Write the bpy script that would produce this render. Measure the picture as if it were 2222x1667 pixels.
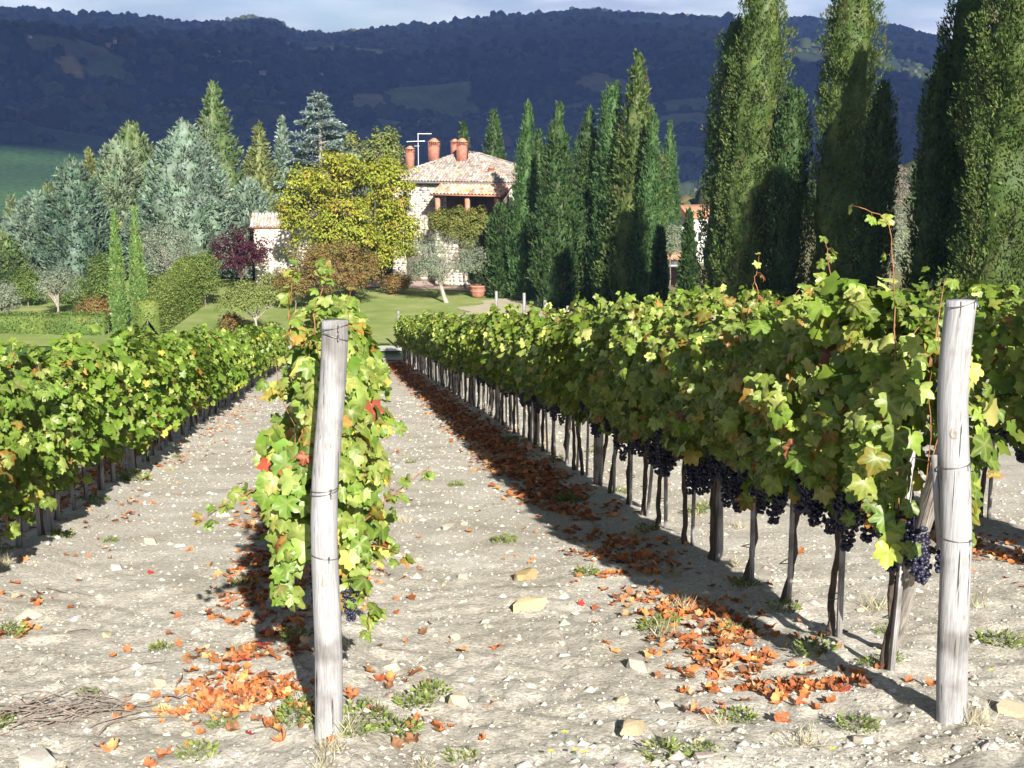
import bpy, math, random
import numpy as np
from mathutils import Matrix, Vector

for o in list(bpy.data.objects):
    bpy.data.objects.remove(o, do_unlink=True)
SC = bpy.context.scene
COL = SC.collection

# ------------------------------------------------------------------ camera, sky, sun, exposure
CZ = 1.96                       # eye height above the slope (m)
PITCH = math.radians(11.4)
FPX = 2900.0                    # focal length in photograph pixels (2222 wide)
cam = bpy.data.cameras.new("camera")
cam.sensor_width = 36.0
cam.lens = FPX / 2222.0 * 36.0
cam.clip_start = 0.1
cam.clip_end = 20000.0
cam_o = bpy.data.objects.new("camera", cam)
COL.objects.link(cam_o)
cam_o.location = (0, 0, CZ)
cam_o.rotation_euler = (math.pi / 2 - PITCH, 0, 0)
SC.camera = cam_o

SUN_EL = math.radians(27.0)
SUN_AZ = math.radians(166.0)    # clockwise from +Y: behind the camera, to the right
SUN_DIR = np.array([math.sin(SUN_AZ) * math.cos(SUN_EL), math.cos(SUN_AZ) * math.cos(SUN_EL), math.sin(SUN_EL)])

W = bpy.data.worlds.new("World")
SC.world = W
W.use_nodes = True
nt = W.node_tree
nt.nodes.clear()
n_out = nt.nodes.new("ShaderNodeOutputWorld")
n_bg = nt.nodes.new("ShaderNodeBackground")
n_sky = nt.nodes.new("ShaderNodeTexSky")
n_sky.sky_type = 'NISHITA'
n_sky.sun_disc = False
n_sky.sun_elevation = SUN_EL
n_sky.sun_rotation = SUN_AZ
n_sky.altitude = 400
n_sky.air_density = 1.0
n_sky.dust_density = 0.6
n_sky.ozone_density = 2.0
n_tc = nt.nodes.new("ShaderNodeTexCoord")
n_sep = nt.nodes.new("ShaderNodeSeparateXYZ")
n_map = nt.nodes.new("ShaderNodeMapping")
n_map.inputs['Scale'].default_value = (1.0, 1.0, 5.0)
n_noise = nt.nodes.new("ShaderNodeTexNoise")
n_noise.inputs['Scale'].default_value = 4.2
n_noise.inputs['Detail'].default_value = 7
n_noise.inputs['Roughness'].default_value = 0.55
n_ramp = nt.nodes.new("ShaderNodeValToRGB")
n_ramp.color_ramp.elements[0].position = 0.36
n_ramp.color_ramp.elements[1].position = 0.62
n_noise2 = nt.nodes.new("ShaderNodeTexNoise")
n_noise2.inputs['Scale'].default_value = 9.0
n_noise2.inputs['Detail'].default_value = 5
n_cr = nt.nodes.new("ShaderNodeValToRGB")
n_cr.color_ramp.elements[0].position = 0.38
n_cr.color_ramp.elements[0].color = (5.6, 6.2, 7.8, 1)
n_cr.color_ramp.elements[1].position = 0.62
n_cr.color_ramp.elements[1].color = (12.2, 12.2, 12.5, 1)
n_mix = nt.nodes.new("ShaderNodeMix")
n_mix.data_type = 'RGBA'
lk = nt.links.new
lk(n_tc.outputs['Generated'], n_map.inputs['Vector'])
lk(n_map.outputs[0], n_noise.inputs['Vector'])
lk(n_map.outputs[0], n_noise2.inputs['Vector'])
lk(n_noise.outputs['Fac'], n_ramp.inputs['Fac'])
lk(n_noise2.outputs['Fac'], n_cr.inputs['Fac'])
lk(n_ramp.outputs['Color'], n_mix.inputs['Factor'])
lk(n_sky.outputs['Color'], n_mix.inputs['A'])
lk(n_cr.outputs['Color'], n_mix.inputs['B'])
lk(n_mix.outputs['Result'], n_bg.inputs['Color'])
n_bg.inputs['Strength'].default_value = 0.05
lk(n_bg.outputs[0], n_out.inputs['Surface'])

sun = bpy.data.lights.new("sun", 'SUN')
sun.energy = 5.0
sun.angle = math.radians(0.53)
sun.color = (1.0, 0.95, 0.87)
sun_o = bpy.data.objects.new("sun", sun)
COL.objects.link(sun_o)
sun_o.rotation_euler = Vector(SUN_DIR).to_track_quat('Z', 'Y').to_euler()
sun_o.location = (0, -20, 30)

SC.view_settings.view_transform = 'Standard'
SC.view_settings.look = 'None'
SC.view_settings.gamma = 1.0
SC.view_settings.use_curve_mapping = False
SC.view_settings.exposure = 1.45
SC.render.engine = 'CYCLES'
SC.cycles.max_bounces = 4
SC.cycles.diffuse_bounces = 2
SC.cycles.transmission_bounces = 2
SC.cycles.glossy_bounces = 1
SC.cycles.volume_bounces = 0
SC.cycles.use_denoising = True

# ------------------------------------------------------------------ small numeric helpers
def h32(a):
    a = a.astype(np.uint32)
    a ^= a >> np.uint32(16); a = (a * np.uint32(0x7feb352d)).astype(np.uint32)
    a ^= a >> np.uint32(15); a = (a * np.uint32(0x846ca68b)).astype(np.uint32)
    a ^= a >> np.uint32(16)
    return a

def vnoise(p, seed=0):
    p = np.asarray(p, float)
    i = np.floor(p).astype(np.int64)
    f = p - i
    f = f * f * (3 - 2 * f)
    out = 0
    for dx in (0, 1):
        for dy in (0, 1):
            for dz in (0, 1):
                k = (i[:, 0] + dx) * 73856093 ^ (i[:, 1] + dy) * 19349663 ^ (i[:, 2] + dz) * 83492791 ^ (seed * 2654435)
                r = h32(k & 0xffffffff) / 4294967295.0
                w = (f[:, 0] if dx else 1 - f[:, 0]) * (f[:, 1] if dy else 1 - f[:, 1]) * (f[:, 2] if dz else 1 - f[:, 2])
                out = out + r * w
    return out * 2 - 1

def fbm(p, octv=4, seed=0, gain=0.5):
    p = np.asarray(p, float)
    a, s, t = 1.0, 0, 0
    for o in range(octv):
        s = s + a * vnoise(p * 2 ** o + 17.3 * o, seed + o)
        t += a
        a *= gain
    return s / t

def xy3(x, y, z=0.0):
    x = np.atleast_1d(np.asarray(x, float)); y = np.atleast_1d(np.asarray(y, float))
    return np.stack([x, y, np.full_like(x, z)], 1)

def sstep(a, b, x):
    t = np.clip((x - a) / (b - a), 0, 1)
    return t * t * (3 - 2 * t)

def unit(v):
    return v / np.maximum(np.linalg.norm(v, axis=-1, keepdims=True), 1e-9)

# ------------------------------------------------------------------ terrain
RD = np.array([-0.1264, 0.9920])     # direction of the vine rows (downhill)
RL = np.array([0.9920, 0.1264])      # to the right of the rows
ROWROT = math.atan2(0.1264, 0.9920)
FLAT = -10.04

RIDGE = np.array([(-500, 60), (-250, 38), (0, 26), (60, 21), (130, 31), (160, 36), (210, 34), (280, 38), (350, 48), (420, 53), (480, 50),
                  (520, 41), (560, 40), (600, 46), (635, 70), (720, 78), (790, 70), (850, 63), (950, 58), (1010, 49), (1080, 39),
                  (1150, 37), (1220, 30), (1290, 22), (1330, 32), (1400, 35), (1500, 38), (1600, 42), (1760, 43), (1840, 52),
                  (1900, 55), (1950, 61), (1990, 76), (2060, 96), (2222, 130), (2500, 120), (2800, 90)], float)
RID_TH = np.arctan((RIDGE[:, 0] - 1111) / FPX / (math.cos(PITCH) + (833.5 - RIDGE[:, 1]) / FPX * math.sin(PITCH)))
_yd = math.cos(PITCH) + (833.5 - RIDGE[:, 1]) / FPX * math.sin(PITCH)
_zd = -math.sin(PITCH) + (833.5 - RIDGE[:, 1]) / FPX * math.cos(PITCH)
_xd = (RIDGE[:, 0] - 1111) / FPX
RID_EL = _zd / np.sqrt(_yd ** 2 + _xd ** 2)
RR = 3800.0

def H(x, y):
    x = np.atleast_1d(np.asarray(x, float)); y = np.atleast_1d(np.asarray(y, float))
    s = RD[0] * x + RD[1] * y
    pl = -0.153 * np.maximum(s, -40)
    k = 0.45
    z = FLAT + k * np.logaddexp(0, (pl - FLAT) / k)
    r = np.hypot(x, y)
    th = np.arctan2(x, y)
    # valley beyond the garden
    z = z - 42 * sstep(108, 620, r) * (y > 0)
    # vineyard rise on the far side of the valley at the left
    z = z + 44 * np.exp(-((x + 340) / 190) ** 2 - ((y - 770) / 150) ** 2)
    # sunlit knoll on the right
    z = z + 60 * np.exp(-((x - 215) / 85) ** 2 - ((y - 430) / 130) ** 2)
    z = z + 5.0 * sstep(100, 170, y) * sstep(10, 60, x) * (1 - sstep(300, 420, y))
    # wooded hills
    t = np.clip((r - 760) / (RR - 760), 0, 1.6)
    rid = CZ + np.interp(th, RID_TH, RID_EL) * RR
    prof = np.where(t < 1, t ** 1.25, 1 - 0.55 * (t - 1))
    hz = (rid + 52) * prof
    q = xy3(x / 620, y / 620)
    amp = np.where(t < 1, np.sin(np.pi * np.clip(t, 0, 1)) ** 0.8, 0)
    rough = (1 - 2 * np.abs(fbm(q, 4, 3))) * 62 + fbm(q * 3.1, 3, 9) * 16
    hz = hz + amp * (rough - 20)
    uu = 1111 + np.tan(np.clip(th, -1.2, 1.2)) * FPX
    hz = hz + 66 * np.exp(-((r - 1900) / 430) ** 2) * sstep(800, 100, uu) * (y > 0)
    hz = np.where(y > -0.3 * np.abs(x), hz, hz * 0.35)
    z = z + hz * (t > 0)
    return z

def micro(x, y):
    x = np.atleast_1d(np.asarray(x, float)); y = np.atleast_1d(np.asarray(y, float))
    l = RL[0] * x + RL[1] * y
    m = 0.026 * fbm(xy3(x / 0.55, y / 0.55), 3, 31) + (1 - sstep(8, 13, y)) * (0.018 * vnoise(xy3(x / 0.13, y / 0.13), 41) + 0.012 * vnoise(xy3(x / 0.06, y / 0.06), 43))
    for c in (-2.78, -0.11, 2.77, 5.7):
        m = m + 0.07 * np.exp(-((l - c) / 0.28) ** 2)
    fade = 1 - sstep(45, 62, y)
    return m * fade

def HG(x, y):
    return H(x, y) + micro(x, y)

def hg(x, y):
    return float(HG(x, y)[0])

def row_xy(s, l):
    return s * RD[0] + l * RL[0], s * RD[1] + l * RL[1]

def at(u, Y, z=None):
    """world x for photograph column u at forward distance Y (ground height when z is None)"""
    x = (u - 1111) / FPX * Y
    for _ in range(3):
        zz = (float(H(x, Y)[0]) if z is None else z) - CZ
        x = (u - 1111) / FPX * (Y * math.cos(PITCH) - zz * math.sin(PITCH))
    return x

def zat(v, Y):
    yy = (833.5 - v) / FPX
    return CZ + Y * (-math.sin(PITCH) + yy * math.cos(PITCH)) / (math.cos(PITCH) + yy * math.sin(PITCH))

def ground_hit(u, v):
    xd = (u - 1111) / FPX; yy = (833.5 - v) / FPX
    d = np.array([xd, math.cos(PITCH) + yy * math.sin(PITCH), -math.sin(PITCH) + yy * math.cos(PITCH)])
    t = np.exp(np.linspace(math.log(3), math.log(4500), 4000))
    zz = CZ + t * d[2]
    below = zz < H(t * d[0], t * d[1])
    i = int(np.argmax(below)) if below.any() else len(t) - 1
    return t[i] * d[0], t[i] * d[1]

# ------------------------------------------------------------------ materials
MATS = {}
def new_mat(name):
    m = bpy.data.materials.new(name)
    m.use_nodes = True
    m.node_tree.nodes.clear()
    MATS[name] = m
    return m, m.node_tree.nodes, m.node_tree.links.new

def nd(nodes, t, **kw):
    n = nodes.new(t)
    for k, v in kw.items():
        if k in n.inputs.keys():
            n.inputs[k].default_value = v
        else:
            setattr(n, k, v)
    return n

def ramp(nodes, stops):
    r = nodes.new("ShaderNodeValToRGB")
    e = r.color_ramp.elements
    while len(e) < len(stops):
        e.new(0.5)
    for i, (p, c) in enumerate(stops):
        e[i].position = p
        e[i].color = (c[0], c[1], c[2], 1)
    return r

def simple_mat(name, stops, scale=8.0, rough=0.8, bump=0.0, bscale=40.0, detail=5, stretch=(1, 1, 1), spec=0.3, coords='Object', metallic=0.0):
    """colour from a noise ramp, relief from a second noise"""
    m, N, L = new_mat(name)
    out = nd(N, "ShaderNodeOutputMaterial"); p = nd(N, "ShaderNodeBsdfPrincipled")
    p.inputs['Roughness'].default_value = rough
    p.inputs['Specular IOR Level'].default_value = spec
    p.inputs['Metallic'].default_value = metallic
    tc = nd(N, "ShaderNodeTexCoord"); mp = nd(N, "ShaderNodeMapping")
    mp.inputs['Scale'].default_value = stretch
    L(tc.outputs[coords], mp.inputs['Vector'])
    no = nd(N, "ShaderNodeTexNoise", Scale=scale, Detail=detail)
    no.inputs['Roughness'].default_value = 0.6
    L(mp.outputs[0], no.inputs['Vector'])
    r = ramp(N, stops)
    L(no.outputs['Fac'], r.inputs['Fac'])
    L(r.outputs['Color'], p.inputs['Base Color'])
    if bump:
        n2 = nd(N, "ShaderNodeTexNoise", Scale=bscale, Detail=6)
        L(mp.outputs[0], n2.inputs['Vector'])
        b = nd(N, "ShaderNodeBump"); b.inputs['Strength'].default_value = bump
        b.inputs['Distance'].default_value = 0.02
        L(n2.outputs['Fac'], b.inputs['Height']); L(b.outputs[0], p.inputs['Normal'])
    L(p.outputs[0], out.inputs['Surface'])
    return m

def leaf_mat(name, source='attr', trans=0.3, rough=0.5, spec=0.35, tint=(1.0, 1.05, 0.55), edge=False, var=0.25):
    """thin leaf: surface shading plus light passing through; colour per leaf from the mesh attribute or the object colour"""
    m, N, L = new_mat(name)
    out = nd(N, "ShaderNodeOutputMaterial"); p = nd(N, "ShaderNodeBsdfPrincipled")
    p.inputs['Roughness'].default_value = rough
    p.inputs['Specular IOR Level'].default_value = spec
    if source == 'attr':
        a = nd(N, "ShaderNodeAttribute"); a.attribute_name = 'col'
        colout = a.outputs['Color']
    else:
        a = nd(N, "ShaderNodeObjectInfo")
        colout = a.outputs['Color']
    tc = nd(N, "ShaderNodeTexCoord")
    no = nd(N, "ShaderNodeTexNoise", Scale=(9.0 if source == 'attr' else 2.2), Detail=3)
    L(tc.outputs['Object'], no.inputs['Vector'])
    mr = nd(N, "ShaderNodeMapRange")
    mr.inputs['To Min'].default_value = 1 - var; mr.inputs['To Max'].default_value = 1 + var
    mr.inputs['From Min'].default_value = 0.3; mr.inputs['From Max'].default_value = 0.7
    L(no.outputs['Fac'], mr.inputs['Value'])
    vm = nd(N, "ShaderNodeVectorMath", operation='SCALE')
    L(colout, vm.inputs[0]); L(mr.outputs[0], vm.inputs['Scale'])
    base = vm.outputs[0]
    if edge:
        ea = nd(N, "ShaderNodeAttribute"); ea.attribute_name = 'edge'
        oi = nd(N, "ShaderNodeObjectInfo")
        gt = nd(N, "ShaderNodeMapRange")
        gt.inputs['From Min'].default_value = 0.92; gt.inputs['From Max'].default_value = 0.98
        L(oi.outputs['Random'], gt.inputs['Value'])
        n3 = nd(N, "ShaderNodeTexNoise", Scale=3.0, Detail=4)
        L(tc.outputs['Object'], n3.inputs['Vector'])
        mu = nd(N, "ShaderNodeMath", operation='MULTIPLY')
        L(ea.outputs['Fac'], mu.inputs[0]); L(gt.outputs[0], mu.inputs[1])
        mu2 = nd(N, "ShaderNodeMath", operation='MULTIPLY')
        L(mu.outputs[0], mu2.inputs[0]); L(n3.outputs['Fac'], mu2.inputs[1])
        mu3 = nd(N, "ShaderNodeMath", operation='MULTIPLY'); mu3.inputs[1].default_value = 1.7; mu3.use_clamp = True
        L(mu2.outputs[0], mu3.inputs[0])
        mx = nd(N, "ShaderNodeMix", data_type='RGBA')
        mx.inputs['B'].default_value = (0.42, 0.10, 0.02, 1)
        L(mu3.outputs[0], mx.inputs['Factor']); L(base, mx.inputs['A'])
        # paler veins
        va = nd(N, "ShaderNodeAttribute"); va.attribute_name = 'vein'
        mx2 = nd(N, "ShaderNodeMix", data_type='RGBA')
        mx2.inputs['B'].default_value = (0.42, 0.44, 0.16, 1)
        vs = nd(N, "ShaderNodeMath", operation='MULTIPLY'); vs.inputs[1].default_value = 0.35
        L(va.outputs['Fac'], vs.inputs[0])
        L(vs.outputs[0], mx2.inputs['Factor']); L(mx.outputs['Result'], mx2.inputs['A'])
        base = mx2.outputs['Result']
    L(base, p.inputs['Base Color'])
    tr = nd(N, "ShaderNodeBsdfTranslucent")
    tm = nd(N, "ShaderNodeVectorMath", operation='MULTIPLY')
    tm.inputs[1].default_value = tint
    L(base, tm.inputs[0]); L(tm.outputs[0], tr.inputs['Color'])
    ms = nd(N, "ShaderNodeMixShader"); ms.inputs[0].default_value = trans
    L(p.outputs[0], ms.inputs[1]); L(tr.outputs[0], ms.inputs[2])
    L(ms.outputs[0], out.inputs['Surface'])
    return m

# ------------------------------------------------------------------ mesh helpers
def mesh_np(name, V, F, mat=None, col=None, smooth=False, extra=None):
    """V (n,3); F (m,3) or (m,4) int array or list of such arrays"""
    V = np.asarray(V, np.float32)
    Fs = F if isinstance(F, list) else [F]
    Fs = [np.asarray(f, np.int32) for f in Fs if len(f)]
    me = bpy.data.meshes.new(name)
    me.vertices.add(len(V)); me.vertices.foreach_set('co', V.ravel())
    tot = np.concatenate([np.full(len(f), f.shape[1], np.int32) for f in Fs])
    idx = np.concatenate([f.ravel() for f in Fs])
    me.loops.add(len(idx)); me.loops.foreach_set('vertex_index', idx)
    me.polygons.add(len(tot))
    st = np.zeros(len(tot), np.int32); st[1:] = np.cumsum(tot)[:-1]
    me.polygons.foreach_set('loop_start', st)
    me.polygons.foreach_set('loop_total', tot)
    if smooth:
        me.polygons.foreach_set('use_smooth', np.ones(len(tot), bool))
    if col is not None:
        at_ = me.attributes.new('col', 'FLOAT_COLOR', 'POINT')
        c = np.ones((len(V), 4), np.float32); c[:, :3] = col
        at_.data.foreach_set('color', c.ravel())
    if extra:
        for k, a in extra.items():
            t = me.attributes.new(k, 'FLOAT', 'POINT')
            t.data.foreach_set('value', np.asarray(a, np.float32))
    me.update(calc_edges=True)
    if mat is not None:
        me.materials.append(MATS[mat] if isinstance(mat, str) else mat)
    return me

def link(name, me, parent=None, loc=(0, 0, 0), rot=(0, 0, 0), scale=None):
    o = bpy.data.objects.new(name, me)
    COL.objects.link(o)
    o.location = loc; o.rotation_euler = rot
    if scale is not None:
        o.scale = scale
    if parent is not None:
        o.parent = parent
    return o

def tag(o, label=None, cat=None, group=None, kind=None):
    if label: o['label'] = label
    if cat: o['category'] = cat
    if group: o['group'] = group
    if kind: o['kind'] = kind
    return o

def thing(name, label, cat, loc=(0, 0, 0), rotz=0.0, group=None):
    o = link(name, None, loc=loc, rot=(0, 0, rotz))
    o.empty_display_size = 0.1
    return tag(o, label, cat, group)

class MB:
    """collects simple solids into one mesh"""
    def __init__(self):
        self.V = []; self.F = {3: [], 4: []}; self.n = 0
    def add(self, V, F):
        V = np.asarray(V, float)
        F = np.asarray(F, int)
        self.V.append(V); self.F[F.shape[1]].append(F + self.n); self.n += len(V)
    def box(self, c, s, rot=None, taper=1.0, jit=0.0, rng=None):
        sx, sy, sz = [a / 2 for a in s]
        P = np.array([(-sx, -sy, -sz), (sx, -sy, -sz), (sx, sy, -sz), (-sx, sy, -sz),
                      (-sx * taper, -sy * taper, sz), (sx * taper, -sy * taper, sz), (sx * taper, sy * taper, sz), (-sx * taper, sy * taper, sz)])
        if jit and rng is not None:
            P = P + rng.uniform(-jit, jit, P.shape)
        if rot is not None:
            P = P @ np.array(rot).T
        P = P + np.asarray(c)
        self.add(P, [(3, 2, 1, 0), (4, 5, 6, 7), (0, 1, 5, 4), (1, 2, 6, 5), (2, 3, 7, 6), (3, 0, 4, 7)])
        return self
    def tube(self, pts, rads, n=8, cap=True):
        pts = np.asarray(pts, float); rads = np.broadcast_to(np.asarray(rads, float), (len(pts),))
        T = np.gradient(pts, axis=0); T = unit(T)
        ref = np.array([1.0, 0, 0]) if abs(T[0][0]) < 0.8 else np.array([0, 1.0, 0])
        rings = []
        for p, t, r in zip(pts, T, rads):
            a = ref - t * np.dot(ref, t); a /= np.linalg.norm(a) + 1e-9
            b = np.cross(t, a); ref = a
            ph = np.arange(n) * 2 * np.pi / n
            rings.append(p + r * (np.cos(ph)[:, None] * a + np.sin(ph)[:, None] * b))
        V = np.concatenate(rings)
        F = []
        for i in range(len(pts) - 1):
            for k in range(n):
                F.append((i * n + k, i * n + (k + 1) % n, (i + 1) * n + (k + 1) % n, (i + 1) * n + k))
        self.add(V, F)
        if cap:
            b = self.n - len(V)
            c0 = np.concatenate([[pts[0]], V[:n]]); c1 = np.concatenate([[pts[-1]], V[-n:]])
            self.add(c0, [(0, 1 + (k + 1) % n, 1 + k) for k in range(n)])
            self.add(c1, [(0, 1 + k, 1 + (k + 1) % n) for k in range(n)])
        return self
    def mesh(self, name, mat, smooth=False):
        F = [np.concatenate(f) for f in self.F.values() if f]
        return mesh_np(name, np.concatenate(self.V), F, mat, smooth=smooth)
    def build(self, name, mat, parent=None, smooth=False, loc=(0, 0, 0), rot=(0, 0, 0)):
        return link(name, self.mesh(name, mat, smooth), parent, loc, rot)

def kites(P, D, N, Ln, Wd, C, fold=0.25):
    """leaf shaped folded quads: base P, direction D, normal N"""
    S = unit(np.cross(D, N))
    Ln = np.asarray(Ln)[:, None]; Wd = np.asarray(Wd)[:, None]
    m = P + D * Ln * 0.45
    V = np.stack([P, m + S * Wd * 0.5 + N * Wd * fold, P + D * Ln, m - S * Wd * 0.5 + N * Wd * fold], 1).reshape(-1, 3)
    i = np.arange(len(P)) * 4
    F = np.concatenate([np.stack([i, i + 1, i + 2], 1), np.stack([i, i + 2, i + 3], 1)])
    return V, F, np.repeat(C, 4, 0)

def join(parts):
    Vs, Fs, Cs, n = [], [], [], 0
    for V, F, C in parts:
        Vs.append(V); Fs.append(F + n); Cs.append(C); n += len(V)
    return np.concatenate(Vs), np.concatenate(Fs), np.concatenate(Cs)

def pick(rng, pal, n, var=0.18):
    """colours from a weighted palette [(weight, (r,g,b)), ...] with per-leaf variation"""
    w = np.array([p[0] for p in pal], float); w /= w.sum()
    c = np.array([p[1] for p in pal])[rng.choice(len(pal), n, p=w)]
    return np.clip(c * (1 + rng.normal(0, var, (n, 1))) * (1 + rng.normal(0, 0.05, (n, 3))), 0.004, 0.95)

def rand_unit(rng, n):
    return unit(rng.normal(size=(n, 3)))

# ------------------------------------------------------------------ material library
def soil_mat():
    m, N, L = new_mat('soil')
    out = nd(N, "ShaderNodeOutputMaterial"); p = nd(N, "ShaderNodeBsdfPrincipled")
    p.inputs['Roughness'].default_value = 0.95; p.inputs['Specular IOR Level'].default_value = 0.1
    tc = nd(N, "ShaderNodeTexCoord")
    big = nd(N, "ShaderNodeTexNoise", Scale=1.3, Detail=6); L(tc.outputs['Object'], big.inputs['Vector'])
    fine = nd(N, "ShaderNodeTexNoise", Scale=38.0, Detail=6); L(tc.outputs['Object'], fine.inputs['Vector'])
    fine.inputs['Roughness'].default_value = 0.75
    r1 = ramp(N, [(0.3, (0.49, 0.45, 0.37)), (0.5, (0.61, 0.565, 0.48)), (0.7, (0.71, 0.67, 0.585))])
    L(big.outputs['Fac'], r1.inputs['Fac'])
    r2 = ramp(N, [(0.36, (0.45, 0.43, 0.40)), (0.5, (0.95, 0.95, 0.95)), (0.66, (1.2, 1.2, 1.2))])
    L(fine.outputs['Fac'], r2.inputs['Fac'])
    mu = nd(N, "ShaderNodeMix", data_type='RGBA', blend_type='MULTIPLY'); mu.inputs['Factor'].default_value = 0.85
    L(r1.outputs['Color'], mu.inputs['A']); L(r2.outputs['Color'], mu.inputs['B'])
    # small chips of pale stone pressed into the earth
    vo = nd(N, "ShaderNodeTexVoronoi", Scale=26.0); L(tc.outputs['Object'], vo.inputs['Vector'])
    rv = ramp(N, [(0.0, (1, 1, 1)), (0.16, (1, 1, 1)), (0.22, (0, 0, 0))])
    L(vo.outputs['Distance'], rv.inputs['Fac'])
    sx = nd(N, "ShaderNodeSeparateColor"); L(vo.outputs['Color'], sx.inputs[0])
    gt = nd(N, "ShaderNodeMath", operation='GREATER_THAN'); gt.inputs[1].default_value = 0.66
    L(sx.outputs[0], gt.inputs[0])
    mm = nd(N, "ShaderNodeMath", operation='MULTIPLY'); L(rv.outputs['Color'], mm.inputs[0]); L(gt.outputs[0], mm.inputs[1])
    chip = nd(N, "ShaderNodeMix", data_type='RGBA'); chip.inputs['B'].default_value = (0.74, 0.70, 0.61, 1)
    L(mm.outputs[0], chip.inputs['Factor']); L(mu.outputs['Result'], chip.inputs['A'])
    # green and straw growth, thin patches
    gn = nd(N, "ShaderNodeTexNoise", Scale=2.4, Detail=7); L(tc.outputs['Object'], gn.inputs['Vector'])
    gn.inputs['Roughness'].default_value = 0.7
    gr = ramp(N, [(0.60, (0, 0, 0)), (0.72, (0.5, 0.5, 0.5))]); L(gn.outputs['Fac'], gr.inputs['Fac'])
    gm = nd(N, "ShaderNodeMix", data_type='RGBA'); gm.inputs['B'].default_value = (0.30, 0.29, 0.15, 1)
    L(gr.outputs['Color'], gm.inputs['Factor']); L(chip.outputs['Result'], gm.inputs['A'])
    # the farther land: colour carried by the mesh
    a = nd(N, "ShaderNodeAttribute"); a.attribute_name = 'col'
    b = nd(N, "ShaderNodeAttribute"); b.attribute_name = 'far'
    fn = nd(N, "ShaderNodeTexNoise", Scale=0.35, Detail=8); L(tc.outputs['Object'], fn.inputs['Vector'])
    fr = ramp(N, [(0.3, (0.7, 0.7, 0.7)), (0.7, (1.3, 1.3, 1.3))]); L(fn.outputs['Fac'], fr.inputs['Fac'])
    fm = nd(N, "ShaderNodeMix", data_type='RGBA', blend_type='MULTIPLY'); fm.inputs['Factor'].default_value = 1
    L(a.outputs['Color'], fm.inputs['A']); L(fr.outputs['Color'], fm.inputs['B'])
    fx = nd(N, "ShaderNodeMix", data_type='RGBA')
    L(b.outputs['Fac'], fx.inputs['Factor']); L(gm.outputs['Result'], fx.inputs['A']); L(fm.outputs['Result'], fx.inputs['B'])
    L(fx.outputs['Result'], p.inputs['Base Color'])
    bp = nd(N, "ShaderNodeBump"); bp.inputs['Strength'].default_value = 0.9; bp.inputs['Distance'].default_value = 0.02
    L(fine.outputs['Fac'], bp.inputs['Height'])
    L(bp.outputs[0], p.inputs['Normal'])
    L(p.outputs[0], out.inputs['Surface'])

def land_mat():
    m, N, L = new_mat('land')
    out = nd(N, "ShaderNodeOutputMaterial"); p = nd(N, "ShaderNodeBsdfPrincipled")
    p.inputs['Roughness'].default_value = 1.0; p.inputs['Specular IOR Level'].default_value = 0.05
    a = nd(N, "ShaderNodeAttribute"); a.attribute_name = 'col'
    tc = nd(N, "ShaderNodeTexCoord")
    no = nd(N, "ShaderNodeTexNoise", Scale=0.02, Detail=9); L(tc.outputs['Object'], no.inputs['Vector'])
    no.inputs['Roughness'].default_value = 0.7
    r = ramp(N, [(0.3, (0.6, 0.6, 0.6)), (0.7, (1.4, 1.4, 1.4))]); L(no.outputs['Fac'], r.inputs['Fac'])
    mu = nd(N, "ShaderNodeMix", data_type='RGBA', blend_type='MULTIPLY'); mu.inputs['Factor'].default_value = 1
    L(a.outputs['Color'], mu.inputs['A']); L(r.outputs['Color'], mu.inputs['B'])
    L(mu.outputs['Result'], p.inputs['Base Color'])
    L(p.outputs[0], out.inputs['Surface'])

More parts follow.
